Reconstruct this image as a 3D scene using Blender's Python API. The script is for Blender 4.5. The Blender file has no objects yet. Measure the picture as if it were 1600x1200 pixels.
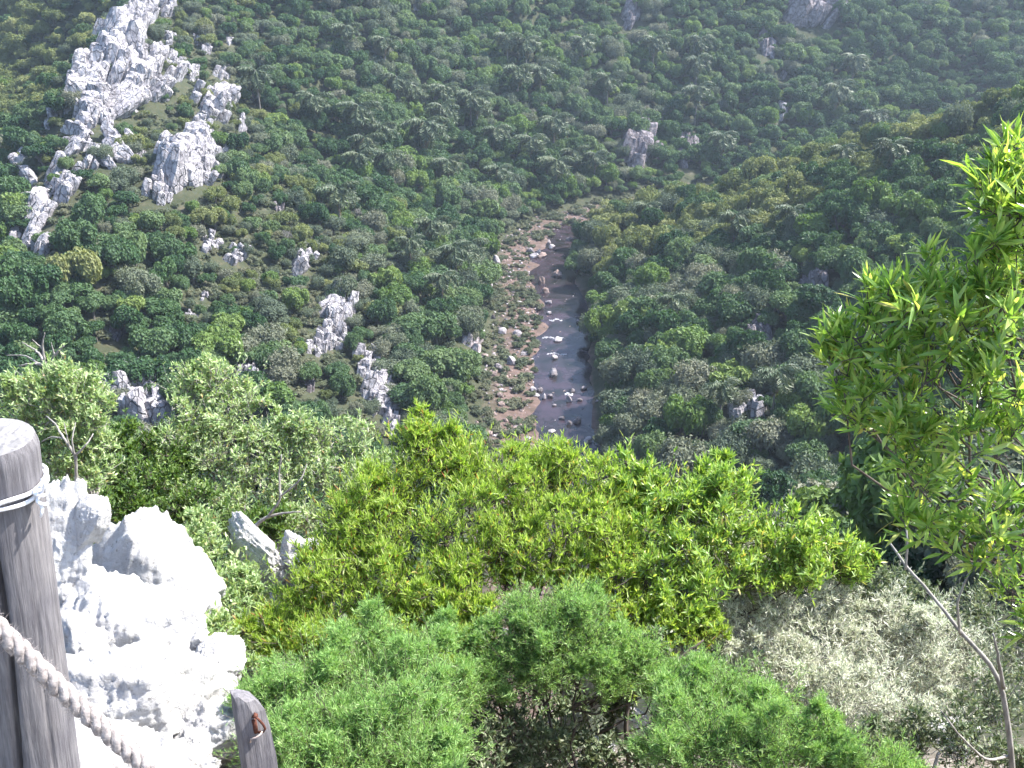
import bpy, math, random
import numpy as np
from mathutils import Vector, Matrix

# ------------------------------------------------------------------ camera, sky, sun, exposure
random.seed(7)
rng = np.random.default_rng(7)
S = bpy.context.scene
COL = S.collection
F_PX = 1537.0                       # focal length in pixels of the 1600x1200 frame
PITCH = math.radians(25.0)
cam_d = bpy.data.cameras.new('camera')
cam_d.sensor_width = 36.0
cam_d.lens = 36.0 * F_PX / 1600.0
cam_d.clip_start = 0.05
cam_d.clip_end = 6000
cam = bpy.data.objects.new('camera', cam_d)
COL.objects.link(cam)
cam.location = (0, 0, 0)
cam.rotation_euler = (math.pi / 2 - PITCH, 0, 0)
S.camera = cam

SUN = Vector((0.78, 0.24, 0.98)).normalized()
sun_el = math.asin(SUN.z)
sun_az = math.atan2(SUN.x, SUN.y)
w = bpy.data.worlds.new('World')
S.world = w
w.use_nodes = True
nt = w.node_tree
bg = nt.nodes['Background']
sky = nt.nodes.new('ShaderNodeTexSky')
sky.sky_type = 'NISHITA'
sky.sun_disc = False
sky.sun_elevation = sun_el
sky.sun_rotation = sun_az
nt.links.new(sky.outputs[0], bg.inputs['Color'])
bg.inputs['Strength'].default_value = 0.15

sd = bpy.data.lights.new('sun', 'SUN')
sd.energy = 5.0
sd.angle = math.radians(0.5)
sd.color = (1.0, 0.965, 0.91)
so = bpy.data.objects.new('sun', sd)
COL.objects.link(so)
so.rotation_euler = (-SUN).to_track_quat('-Z', 'Y').to_euler()
so.location = (40, -30, 80)

S.view_settings.view_transform = 'Standard'
S.view_settings.look = 'None'
S.view_settings.exposure = 1.65
S.view_settings.gamma = 1.0
S.view_settings.use_curve_mapping = False
S.render.engine = 'CYCLES'
S.cycles.max_bounces = 5
S.cycles.diffuse_bounces = 3
S.cycles.glossy_bounces = 2
S.cycles.transmission_bounces = 3
S.cycles.volume_bounces = 0
S.cycles.use_adaptive_sampling = True
S.cycles.adaptive_threshold = 0.03
S.cycles.transparent_max_bounces = 4
S.cycles.caustics_reflective = False
S.cycles.caustics_refractive = False

# ------------------------------------------------------------------ numeric helpers
CP, SP = math.cos(PITCH), math.sin(PITCH)

def ray(u, v):
    x = (np.asarray(u, float) - 800) / F_PX
    yu = (600 - np.asarray(v, float)) / F_PX
    return np.stack([x, CP + yu * SP, -SP + yu * CP], -1)

def P(u, v, y):
    """world point on the sight line of a photo pixel at horizontal distance y"""
    d = ray(u, v)
    return d * (y / d[..., 1])[..., None] if d.ndim > 1 else d * (y / d[1])

def proj(p):
    p = np.asarray(p, float)
    z = p[..., 1] * CP - p[..., 2] * SP
    up = p[..., 1] * SP + p[..., 2] * CP
    return 800 + F_PX * p[..., 0] / z, 600 - F_PX * up / z, z

def hash2(ix, iy, s):
    h = (ix * 374761393 + iy * 668265263 + s * 1442695041) & 0x7fffffff
    h = ((h ^ (h >> 13)) * 1274126177) & 0x7fffffff
    return ((h ^ (h >> 16)) & 0xffff) / 65535.0

def vnoise(x, y, s=0):
    x = np.asarray(x, float); y = np.asarray(y, float)
    ix = np.floor(x).astype(np.int64); iy = np.floor(y).astype(np.int64)
    fx = x - ix; fy = y - iy
    fx = fx * fx * (3 - 2 * fx); fy = fy * fy * (3 - 2 * fy)
    a = hash2(ix, iy, s); b = hash2(ix + 1, iy, s)
    c = hash2(ix, iy + 1, s); d = hash2(ix + 1, iy + 1, s)
    return (a + (b - a) * fx) * (1 - fy) + (c + (d - c) * fx) * fy

def fbm(x, y, s=0, o=4):
    t = 0; a = 0.5
    for k in range(o):
        t = t + a * (vnoise(x, y, s + k) - 0.5)
        x = np.asarray(x) * 2.03 + 11.3; y = np.asarray(y) * 2.03 + 5.7; a *= 0.5
    return t

def vn3(p, s=0):
    """cheap 3-D noise from three 2-D ones"""
    return (vnoise(p[:, 0], p[:, 1] + 7.1 * p[:, 2], s) + vnoise(p[:, 1] + 3.3, p[:, 2] - 5.2 * p[:, 0], s + 1)
            + vnoise(p[:, 2] + 9.1, p[:, 0] + 4.4 * p[:, 1], s + 2)) / 3.0 - 0.5

def smax(a, b, k): return 0.5 * (a + b + np.sqrt((a - b) ** 2 + k * k))
def smin(a, b, k): return 0.5 * (a + b - np.sqrt((a - b) ** 2 + k * k))
def sstep(e0, e1, x):
    t = np.clip((x - e0) / (e1 - e0), 0, 1)
    return t * t * (3 - 2 * t)

# ------------------------------------------------------------------ terrain
RIVER = np.array([(20, -40), (16, 60), (13, 110), (12, 177), (12.5, 214), (14.5, 245), (15, 267), (12.5, 300),
                  (14, 322), (24, 346), (45, 366), (85, 388), (160, 412), (300, 432), (600, 440)], float)
FLOOR = -100.0

def river_d(x, y):
    x = np.asarray(x, float); y = np.asarray(y, float)
    best = np.full(np.broadcast(x, y).shape, 1e9); side = np.zeros_like(best)
    for (ax, ay), (bx, by) in zip(RIVER[:-1], RIVER[1:]):
        dx, dy = bx - ax, by - ay
        t = np.clip(((x - ax) * dx + (y - ay) * dy) / (dx * dx + dy * dy), 0, 1)
        d = np.hypot(x - ax - t * dx, y - ay - t * dy)
        c = np.where((x - ax) * dy - (y - ay) * dx > 0, 1.0, -1.0)
        m = d < best
        best = np.where(m, d, best); side = np.where(m, c, side)
    return best, side

def H(x, y):
    x = np.asarray(x, float); y = np.asarray(y, float)
    d, s = river_d(x, y)
    nz = fbm(x / 62, y / 62, 3) * 22
    # the outer (left) bank: gravel flat, then the long slope of the far hill and the ridge
    lf = np.maximum(d - 20, 0)
    left = 0.10 * np.clip(d - 7, 0, 13) + 0.42 * lf + 0.0012 * lf ** 2
    left = np.minimum(left, 0.42 * lf + 1.3 + 60 + 0.6 * np.maximum(lf - 100, 0))
    cap = np.interp(y, [90, 130, 165, 200, 240, 290, 375, 430, 470, 700], [10, 14, 29, 43, 45, 53, 74, 110, 160, 400])
    xc = np.interp(y, [100, 165, 200, 290, 375, 470], [-95, -88, -95, -126, -128, -150])
    cap2 = cap - 0.75 * np.maximum(xc - x, 0)
    cap2 = smax(cap2, 12 + 0.66 * np.maximum(y - 400, -40), 8)
    cap2 = np.where(x < xc + 60, cap2, cap2 + (x - xc - 60) * 0.2)
    left = smin(left, cap2, 10)
    left = smax(left, -12 + 0.32 * np.maximum(-x, 0) - 0.05 * np.maximum(y - 120, 0), 6) * sstep(7, 26, d)
    # the inner (right) bank: steep wooded spur
    rf = np.maximum(d - 8, 0)
    right = 0.36 * rf + 0.0006 * rf ** 2 + 2.2 * sstep(8, 13, d)
    right = right - 3 * np.exp(-(((x - 140) / 40) ** 2 + ((y - 285) / 34) ** 2))
    z = FLOOR + np.where(s < 0, left, right) + nz * sstep(14, 70, d)
    z = z + fbm(x / 17, y / 17, 21, 3) * 5 * sstep(12, 40, d)
    dw = d + fbm(x / 9, y / 9, 51, 3) * np.where(s < 0, 11, 6)
    z = z - 0.9 * (1 - sstep(4.2, 8.0, dw)) + 0.5 * sstep(8, 12, dw) * (1 - sstep(16, 22, d))
    z = np.minimum(z, 25 + 0.02 * y)
    # the hill of the lookout
    sl = np.interp(x, [-60, -5, 8, 30, 80], [1.06, 1.03, 0.95, 0.66, 0.60])
    yy = np.maximum(y, 0)
    s0 = np.interp(x, [-1.2, -0.2], [0.64, 0.90])
    lo = np.where(yy < 0.9, -1.68, np.where(yy < 6.5, -1.68 - s0 * (yy - 0.9), -1.68 - s0 * 5.6 - sl * (yy - 6.5)))
    lo = lo + fbm(x / 30, y / 30, 40, 3) * 9 * sstep(12, 50, y) + fbm(x / 1.7, y / 1.7, 44, 4) * 0.5 * sstep(1.0, 2.4, y)
    return np.where(y > 30, smax(z, lo, 3), np.where(y > 15, np.maximum(z, lo), lo))

def cast(u, v, y0=40, y1=900, n=1400):
    """where the sight line of a pixel meets the terrain beyond the lookout"""
    d = ray(u, v)
    ys = np.geomspace(y0, y1, n)
    pts = d[None, :] * (ys / d[1])[:, None]
    g = pts[:, 2] - H(pts[:, 0], pts[:, 1])
    k = np.argmax(g < 0)
    if g[k] >= 0: k = n - 1
    q = pts[k].copy(); q[2] = float(H(q[0], q[1]))
    return q

# ------------------------------------------------------------------ mesh and object helpers
def mesh_np(name, V, Fs, mat=None, smooth=False, attr=None):
    """V (n,3); Fs list of int arrays of equal-sided faces; attr dict name -> per-vertex floats"""
    me = bpy.data.meshes.new(name)
    V = np.asarray(V, np.float32)
    me.vertices.add(len(V)); me.vertices.foreach_set('co', V.ravel())
    Fs = [np.asarray(f, np.int32) for f in Fs if len(f)]
    nl = sum(f.size for f in Fs); nf = sum(len(f) for f in Fs)
    me.loops.add(nl); me.polygons.add(nf)
    me.loops.foreach_set('vertex_index', np.concatenate([f.ravel() for f in Fs]))
    st = []; tot = 0
    for f in Fs:
        st.append(tot + np.arange(len(f)) * f.shape[1]); tot += f.size
    me.polygons.foreach_set('loop_start', np.concatenate(st).astype(np.int32))
    me.polygons.foreach_set('use_smooth', np.full(nf, smooth))
    me.update(calc_edges=True)
    if attr:
        for k, a in attr.items():
            at = me.attributes.new(k, 'FLOAT', 'POINT')
            at.data.foreach_set('value', np.asarray(a, np.float32))
    if mat: me.materials.append(mat)
    return me

def obj(name, me, parent=None, loc=(0, 0, 0), rot=(0, 0, 0), scale=(1, 1, 1)):
    o = bpy.data.objects.new(name, me)
    o.location = loc; o.rotation_euler = rot; o.scale = scale
    COL.objects.link(o)
    if parent: o.parent = parent
    return o

def tag(o, label, cat, group=None):
    o['label'] = label; o['category'] = cat
    if group: o['group'] = group
    return o

def empty(name, loc, label, cat, group=None, rot=(0, 0, 0), scale=(1, 1, 1)):
    o = bpy.data.objects.new(name, None)
    o.location = loc; o.rotation_euler = rot; o.scale = scale
    o.empty_display_size = 0.1
    COL.objects.link(o)
    return tag(o, label, cat, group)

def norm(a):
    return a / np.maximum(np.linalg.norm(a, axis=-1, keepdims=True), 1e-9)

class Geo:
    """collects vertices, triangles and quads"""
    def __init__(s): s.V = []; s.T = []; s.Q = []; s.A = []; s.n = 0
    def add(s, V, T=None, Q=None, a=None):
        V = np.asarray(V, float)
        if T is not None and len(T): s.T.append(np.asarray(T) + s.n)
        if Q is not None and len(Q): s.Q.append(np.asarray(Q) + s.n)
        s.V.append(V); s.n += len(V)
        s.A.append(np.zeros(len(V)) if a is None else np.broadcast_to(a, (len(V),)))
    def mesh(s, name, mat, smooth=False, origin=(0, 0, 0)):
        Fs = []
        if s.T: Fs.append(np.concatenate(s.T))
        if s.Q: Fs.append(np.concatenate(s.Q))
        return mesh_np(name, np.concatenate(s.V) - np.asarray(origin), Fs, mat, smooth, {'tint': np.concatenate(s.A)})
    def tube(s, pts, radii, sides=6, cap=True, a=None):
        pts = np.asarray(pts, float); n = len(pts)
        radii = np.broadcast_to(radii, (n,))
        t = norm(np.gradient(pts, axis=0))
        ref = np.array([0.31, 0.17, 0.93]) if abs(t[0, 2]) < 0.9 else np.array([1.0, 0.1, 0])
        e1 = norm(np.cross(t, ref)); e2 = np.cross(t, e1)
        an = np.arange(sides) * 2 * math.pi / sides
        ring = e1[:, None] * np.cos(an)[None, :, None] + e2[:, None] * np.sin(an)[None, :, None]
        V = (pts[:, None] + ring * radii[:, None, None]).reshape(-1, 3)
        i = np.arange(n - 1)[:, None] * sides; j = np.arange(sides)[None]; j2 = (j + 1) % sides
        Q = np.stack([i + j, i + j2, i + sides + j2, i + sides + j], -1).reshape(-1, 4)
        T = None
        if cap:
            c0 = len(V); V = np.concatenate([V, pts[:1], pts[-1:]])
            b = (n - 1) * sides; jj = np.arange(sides); jn = (jj + 1) % sides
            T = np.concatenate([np.stack([np.full(sides, c0), jn, jj], -1), np.stack([np.full(sides, c0 + 1), b + jj, b + jn], -1)])
        s.add(V, T, Q, a)
    def leaves(s, B, D, L, W, fold=0.25, droop=0.15, tint=None, nrm=None):
        """lanceolate leaves: base points B, directions D, lengths L, half widths W"""
        n = len(B); D = norm(D)
        r = rng.normal(size=(n, 3)) if nrm is None else nrm
        sd_ = norm(np.cross(D, r)); up = np.cross(sd_, D)
        L = np.broadcast_to(L, (n,))[:, None]; W = np.broadcast_to(W, (n,))[:, None]
        dr = -up * L * droop
        c1 = B + D * L * 0.32 ; c2 = B + D * L * 0.68 + dr * 0.45; tip = B + D * L + dr
        f = up * W * fold
        V = np.stack([B, c1 - sd_ * W + f, c1, c1 + sd_ * W + f, c2 - sd_ * W * 0.8 + f, c2, c2 + sd_ * W * 0.8 + f, tip], 1).reshape(-1, 3)
        k = np.arange(n)[:, None] * 8
        T = np.concatenate([k + np.array([[0, 2, 1]]), k + np.array([[0, 3, 2]]), k + np.array([[4, 5, 7]]), k + np.array([[5, 6, 7]])])
        Q = np.concatenate([k + np.array([[1, 2, 5, 4]]), k + np.array([[2, 3, 6, 5]])])
        s.add(V, T, Q, np.repeat(rng.random(n) if tint is None else tint, 8))
    def blades(s, B, D, L, W, tint=None):
        """narrow needles: one triangle pair each"""
        n = len(B); D = norm(D)
        sd_ = norm(np.cross(D, rng.normal(size=(n, 3))))
        L = np.broadcast_to(L, (n,))[:, None]; W = np.broadcast_to(W, (n,))[:, None]
        m = B + D * L * 0.5
        V = np.stack([B, m - sd_ * W, m + sd_ * W, B + D * L], 1).reshape(-1, 3)
        Q = np.arange(n)[:, None] * 4 + np.array([[0, 2, 3, 1]])
        s.add(V, None, Q, np.repeat(rng.random(n) if tint is None else tint, 4))

# ------------------------------------------------------------------ materials
def new_mat(name):
    m = bpy.data.materials.new(name); m.use_nodes = True
    n = m.node_tree; n.nodes.clear()
    out = n.nodes.new('ShaderNodeOutputMaterial')
    return m, n, out

def N(n, t, **kw):
    x = n.nodes.new(t)
    for k, v in kw.items():
        if k in x.inputs: x.inputs[k].default_value = v
        else: setattr(x, k, v)
    return x

def ramp(n, stops, fac=None):
    r = n.nodes.new('ShaderNodeValToRGB')
    e = r.color_ramp.elements
    while len(e) < len(stops): e.new(0.5)
    for el, (p, c) in zip(e, stops):
        el.position = p; el.color = (*c, 1)
    if fac is not None: n.links.new(fac, r.inputs[0])
    return r

def leaf_mat(name, stops, trans=0.35, rough=0.5, spec=0.35, per_obj=0.0, tcol=(1.25, 1.15, 0.5), patch=None):
    """stops: colour ramp over a per-leaf tint; per_obj: how much the whole plant shifts"""
    m, n, out = new_mat(name)
    at = N(n, 'ShaderNodeAttribute', attribute_name='tint')
    fac = at.outputs['Fac']
    if per_obj:
        oi = N(n, 'ShaderNodeObjectInfo')
        mx = N(n, 'ShaderNodeMath', operation='MULTIPLY_ADD')
        mx.inputs[1].default_value = per_obj
        ml = N(n, 'ShaderNodeMath', operation='MULTIPLY'); ml.inputs[1].default_value = 1 - per_obj
        n.links.new(oi.outputs['Random'], mx.inputs[0])
        n.links.new(fac, ml.inputs[0]); n.links.new(ml.outputs[0], mx.inputs[2])
        fac = mx.outputs[0]
    r = ramp(n, stops, fac)
    p = N(n, 'ShaderNodeBsdfPrincipled', Roughness=rough)
    p.inputs['Specular IOR Level'].default_value = spec
    n.links.new(r.outputs[0], p.inputs['Base Color'])
    tr = N(n, 'ShaderNodeBsdfTranslucent')
    mc = N(n, 'ShaderNodeMix', data_type='RGBA', blend_type='MULTIPLY')
    mc.inputs[0].default_value = 1
    n.links.new(r.outputs[0], mc.inputs[6]); mc.inputs[7].default_value = (*tcol, 1)
    n.links.new(mc.outputs[2], tr.inputs['Color'])
    ms = N(n, 'ShaderNodeMixShader'); ms.inputs[0].default_value = trans
    n.links.new(p.outputs[0], ms.inputs[1]); n.links.new(tr.outputs[0], ms.inputs[2])
    n.links.new(ms.outputs[0], out.inputs[0])
    return m

def simple_mat(name, stops, scale=6.0, rough=0.85, bump=0.3, bscale=20, stretch=(1, 1, 1), spec=0.25, coord='Object', dist=0.02):
    m, n, out = new_mat(name)
    tc = N(n, 'ShaderNodeTexCoord')
    mp = N(n, 'ShaderNodeMapping'); mp.inputs['Scale'].default_value = stretch
    n.links.new(tc.outputs[coord], mp.inputs[0])
    no = N(n, 'ShaderNodeTexNoise', Scale=scale, Detail=6.0, Roughness=0.62)
    n.links.new(mp.outputs[0], no.inputs['Vector'])
    r = ramp(n, stops, no.outputs['Fac'])
    p = N(n, 'ShaderNodeBsdfPrincipled', Roughness=rough)
    p.inputs['Specular IOR Level'].default_value = spec
    n.links.new(r.outputs[0], p.inputs['Base Color'])
    if bump:
        n2 = N(n, 'ShaderNodeTexNoise', Scale=bscale, Detail=5.0)
        n.links.new(mp.outputs[0], n2.inputs['Vector'])
        b = N(n, 'ShaderNodeBump', Strength=bump, Distance=dist)
        n.links.new(n2.outputs['Fac'], b.inputs['Height'])
        n.links.new(b.outputs[0], p.inputs['Normal'])
    n.links.new(p.outputs[0], out.inputs[0])
    return m

def rock_mat(name, lo, mid, hi, scale, bump=0.5, lichen=(0.13, 0.13, 0.12), dist=0.1, bands=1.0):
    """fractured pale rock: mineral patches, dark lichen and cracks with a shape of their own"""
    m, n, out = new_mat(name)
    tc = N(n, 'ShaderNodeTexCoord')
    geo = N(n, 'ShaderNodeNewGeometry')
    pos = geo.outputs['Position']
    no = N(n, 'ShaderNodeTexNoise', Scale=scale, Detail=8.0, Roughness=0.65)
    n.links.new(pos, no.inputs['Vector'])
    r = ramp(n, [(0.30, lo), (0.47, mid), (0.68, hi)], no.outputs['Fac'])
    n2 = N(n, 'ShaderNodeTexNoise', Scale=scale * 2.3, Detail=6.0, Roughness=0.7)
    n.links.new(pos, n2.inputs['Vector'])
    r2 = ramp(n, [(0.52, (0, 0, 0)), (0.66, (1, 1, 1))], n2.outputs['Fac'])
    mp = N(n, 'ShaderNodeMapping'); mp.inputs['Scale'].default_value = (1.0, 1.0, 0.35); mp.inputs['Rotation'].default_value = (0.3, 0.55, 0.2)
    n.links.new(pos, mp.inputs[0])
    vo = N(n, 'ShaderNodeTexVoronoi', Scale=scale * 1.6, feature='DISTANCE_TO_EDGE')
    n.links.new(mp.outputs[0], vo.inputs['Vector'])
    r3 = ramp(n, [(0.0, (1, 1, 1)), (0.05, (0, 0, 0))], vo.outputs['Distance'])
    mx = N(n, 'ShaderNodeMath', operation='MAXIMUM')
    ml = N(n, 'ShaderNodeMath', operation='MULTIPLY'); ml.inputs[1].default_value = 0.55 * bands
    n.links.new(r2.outputs[0], ml.inputs[0])
    m3 = N(n, 'ShaderNodeMath', operation='MULTIPLY'); m3.inputs[1].default_value = 0.7 * bands
    n.links.new(r3.outputs[0], m3.inputs[0])
    n.links.new(ml.outputs[0], mx.inputs[0]); n.links.new(m3.outputs[0], mx.inputs[1])
    mc = N(n, 'ShaderNodeMix', data_type='RGBA')
    n.links.new(mx.outputs[0], mc.inputs[0]); n.links.new(r.outputs[0], mc.inputs[6]); mc.inputs[7].default_value = (*lichen, 1)
    p = N(n, 'ShaderNodeBsdfPrincipled', Roughness=0.9)
    p.inputs['Specular IOR Level'].default_value = 0.2
    n.links.new(mc.outputs[2], p.inputs['Base Color'])
    b = N(n, 'ShaderNodeBump', Strength=bump, Distance=dist)
    ad = N(n, 'ShaderNodeMath', operation='SUBTRACT')
    n.links.new(n2.outputs['Fac'], ad.inputs[0]); n.links.new(r3.outputs[0], ad.inputs[1])
    n.links.new(ad.outputs[0], b.inputs['Height'])
    n.links.new(b.outputs[0], p.inputs['Normal'])
    n.links.new(p.outputs[0], out.inputs[0])
    return m

M_ROCK_WHITE = rock_mat('white_rock', (0.15, 0.14, 0.155), (0.33, 0.31, 0.325), (0.54, 0.515, 0.525), 0.45, 1.0, (0.085, 0.085, 0.095), 0.6)
M_ROCK_GREY = rock_mat('lavender_rock', (0.09, 0.08, 0.085), (0.18, 0.155, 0.165), (0.32, 0.29, 0.30), 0.45, 1.0, (0.06, 0.06, 0.06), 0.6)
def near_rock_mat():
    m, n, out = new_mat('near_limestone')
    tc = N(n, 'ShaderNodeTexCoord'); pos = tc.outputs['Object']
    a = N(n, 'ShaderNodeTexNoise', Scale=3.2, Detail=10.0, Roughness=0.68); n.links.new(pos, a.inputs['Vector'])
    r = ramp(n, [(0.30, (0.34, 0.33, 0.33)), (0.46, (0.58, 0.565, 0.56)), (0.7, (0.72, 0.71, 0.70))], a.outputs['Fac'])
    mp = N(n, 'ShaderNodeMapping'); mp.inputs['Rotation'].default_value = (0.5, 0.9, 0.3); mp.inputs['Scale'].default_value = (1, 1, 0.22)
    n.links.new(pos, mp.inputs[0])
    b = N(n, 'ShaderNodeTexNoise', Scale=9.0, Detail=9.0, Roughness=0.72, Distortion=0.6); n.links.new(mp.outputs[0], b.inputs['Vector'])
    st = ramp(n, [(0.56, (1, 1, 1)), (0.70, (0.52, 0.52, 0.55))], b.outputs['Fac'])
    c = N(n, 'ShaderNodeTexNoise', Scale=34.0, Detail=6.0, Roughness=0.75); n.links.new(pos, c.inputs['Vector'])
    sp_ = ramp(n, [(0.34, (0.50, 0.49, 0.46)), (0.43, (1, 1, 1))], c.outputs['Fac'])
    m1 = N(n, 'ShaderNodeMix', data_type='RGBA', blend_type='MULTIPLY'); m1.inputs[0].default_value = 1
    n.links.new(r.outputs[0], m1.inputs[6]); n.links.new(st.outputs[0], m1.inputs[7])
    m2 = N(n, 'ShaderNodeMix', data_type='RGBA', blend_type='MULTIPLY'); m2.inputs[0].default_value = 1
    n.links.new(m1.outputs[2], m2.inputs[6]); n.links.new(sp_.outputs[0], m2.inputs[7])
    p = N(n, 'ShaderNodeBsdfPrincipled', Roughness=0.92); p.inputs['Specular IOR Level'].default_value = 0.2
    n.links.new(m2.outputs[2], p.inputs['Base Color'])
    ad = N(n, 'ShaderNodeMath', operation='ADD'); n.links.new(b.outputs['Fac'], ad.inputs[0]); n.links.new(c.outputs['Fac'], ad.inputs[1])
    bp = N(n, 'ShaderNodeBump', Strength=0.9, Distance=0.035); n.links.new(ad.outputs[0], bp.inputs['Height']); n.links.new(bp.outputs[0], p.inputs['Normal'])
    n.links.new(p.outputs[0], out.inputs[0])
    return m
M_ROCK_NEAR = near_rock_mat()
M_ROCK_RIVER = rock_mat('river_stone', (0.20, 0.17, 0.17), (0.36, 0.31, 0.31), (0.60, 0.56, 0.56), 0.5, 0.5, (0.12, 0.11, 0.11), 0.2, 0.6)
M_BARK_DARK = simple_mat('dark_bark', [(0.3, (0.045, 0.036, 0.030)), (0.7, (0.13, 0.105, 0.09))], 30, stretch=(1, 1, 0.25))
M_BARK_PALE = simple_mat('pale_bark', [(0.3, (0.13, 0.12, 0.105)), (0.7, (0.36, 0.34, 0.31))], 30, stretch=(1, 1, 0.3))
M_BARK_TREE = simple_mat('tree_bark', [(0.3, (0.05, 0.042, 0.035)), (0.7, (0.20, 0.18, 0.16))], 2, stretch=(1, 1, 0.25))
M_PALM_BARK = simple_mat('palm_bark', [(0.3, (0.10, 0.09, 0.08)), (0.7, (0.30, 0.27, 0.24))], 2.0, stretch=(1, 1, 2.5))
G_FOREST = [
    leaf_mat('foliage_mid', [(0.0, (0.046, 0.093, 0.042)), (0.5, (0.090, 0.151, 0.065)), (1.0, (0.151, 0.209, 0.088))], 0.32, 0.55, 0.2, 0.75, (1.1, 1.15, 0.7)),
    leaf_mat('foliage_bright', [(0.0, (0.077, 0.139, 0.042)), (0.5, (0.128, 0.203, 0.056)), (1.0, (0.203, 0.261, 0.079))], 0.32, 0.5, 0.2, 0.75, (1.1, 1.15, 0.6)),
    leaf_mat('foliage_grey', [(0.0, (0.081, 0.110, 0.077)), (0.5, (0.128, 0.160, 0.102)), (1.0, (0.209, 0.206, 0.151))], 0.28, 0.6, 0.15, 0.75, (1.0, 1.05, 0.8)),
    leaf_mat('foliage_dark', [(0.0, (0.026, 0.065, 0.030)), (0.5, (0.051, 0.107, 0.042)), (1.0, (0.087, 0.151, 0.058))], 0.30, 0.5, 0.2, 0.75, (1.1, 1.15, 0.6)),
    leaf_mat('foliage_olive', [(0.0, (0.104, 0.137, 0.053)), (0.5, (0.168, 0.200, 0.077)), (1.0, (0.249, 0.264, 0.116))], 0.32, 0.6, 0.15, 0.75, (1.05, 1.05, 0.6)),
]
G_SCRUB = leaf_mat('foliage_scrub', [(0.0, (0.060, 0.080, 0.045)), (0.5, (0.105, 0.125, 0.070)), (1.0, (0.165, 0.160, 0.100))], 0.2, 0.6, 0.2, 0.7, (1.0, 1.0, 0.7))
G_PALM = leaf_mat('foliage_palm', [(0.0, (0.050, 0.080, 0.045)), (0.6, (0.090, 0.125, 0.062)), (1.0, (0.15, 0.17, 0.09))], 0.2, 0.45, 0.4, 0.5, (1.1, 1.1, 0.7))
G_PALM_DRY = leaf_mat('palm_dry', [(0.0, (0.16, 0.12, 0.07)), (1.0, (0.28, 0.21, 0.12))], 0.15, 0.7, 0.2)

def ground_mat():
    m, n, out = new_mat('ground_soil')
    at = N(n, 'ShaderNodeAttribute', attribute_name='bank')
    an = N(n, 'ShaderNodeAttribute', attribute_name='near')
    geo = N(n, 'ShaderNodeNewGeometry')
    no = N(n, 'ShaderNodeTexNoise', Scale=0.35, Detail=9.0, Roughness=0.7)
    n.links.new(geo.outputs['Position'], no.inputs['Vector'])
    soil = ramp(n, [(0.3, (0.026, 0.036, 0.018)), (0.55, (0.048, 0.052, 0.030)), (0.75, (0.10, 0.085, 0.06))], no.outputs['Fac'])
    bank = ramp(n, [(0.3, (0.05, 0.042, 0.032)), (0.5, (0.095, 0.066, 0.055)), (0.7, (0.16, 0.112, 0.098))], no.outputs['Fac'])
    n2 = N(n, 'ShaderNodeTexNoise', Scale=7.0, Detail=8.0, Roughness=0.7)
    n.links.new(geo.outputs['Position'], n2.inputs['Vector'])
    near = ramp(n, [(0.3, (0.06, 0.05, 0.035)), (0.5, (0.16, 0.13, 0.10)), (0.7, (0.42, 0.38, 0.34))], n2.outputs['Fac'])
    a = N(n, 'ShaderNodeMix', data_type='RGBA'); n.links.new(at.outputs['Fac'], a.inputs[0])
    n.links.new(soil.outputs[0], a.inputs[6]); n.links.new(bank.outputs[0], a.inputs[7])
    b = N(n, 'ShaderNodeMix', data_type='RGBA'); n.links.new(an.outputs['Fac'], b.inputs[0])
    n.links.new(a.outputs[2], b.inputs[6]); n.links.new(near.outputs[0], b.inputs[7])
    p = N(n, 'ShaderNodeBsdfPrincipled', Roughness=0.95); p.inputs['Specular IOR Level'].default_value = 0.15
    n.links.new(b.outputs[2], p.inputs['Base Color'])
    bp = N(n, 'ShaderNodeBump', Strength=0.6, Distance=0.25)
    n.links.new(no.outputs['Fac'], bp.inputs['Height']); n.links.new(bp.outputs[0], p.inputs['Normal'])
    n.links.new(p.outputs[0], out.inputs[0])
    return m

# ------------------------------------------------------------------ the ground sheet
ys = np.concatenate([[-60, -20, -6, -2], np.arange(-1, 9, 0.16), np.arange(9, 30, 0.7), np.arange(30, 130, 2.6),
                     np.arange(130, 520, 2.6), np.arange(520, 800, 12), [850, 950, 1100, 1400]])
xh = np.concatenate([np.arange(0, 5, 0.16), np.arange(5, 20, 0.7), np.arange(20, 260, 3.0), np.arange(260, 520, 12), [560, 700, 950, 1400]])
xs = np.concatenate([-xh[:0:-1], xh])
X, Y = np.meshgrid(xs, ys)
Z = H(X, Y)
d_, s_ = river_d(X, Y)
bankv = np.clip((1 - sstep(14, 20, d_)) * np.where(s_ < 0, 1, 1 - sstep(6, 7.5, d_)) * (Y > 60), 0, 1)
nearv = 1 - sstep(7, 14, Y)
ny, nx = X.shape
idx = np.arange(ny * nx).reshape(ny, nx)
Q = np.stack([idx[:-1, :-1], idx[:-1, 1:], idx[1:, 1:], idx[1:, :-1]], -1).reshape(-1, 4)
gme = mesh_np('ground', np.stack([X, Y, Z], -1).reshape(-1, 3), [Q], ground_mat(), True, {'bank': bankv.ravel(), 'near': nearv.ravel()})
g = obj('ground', gme); g['kind'] = 'structure'

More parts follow.
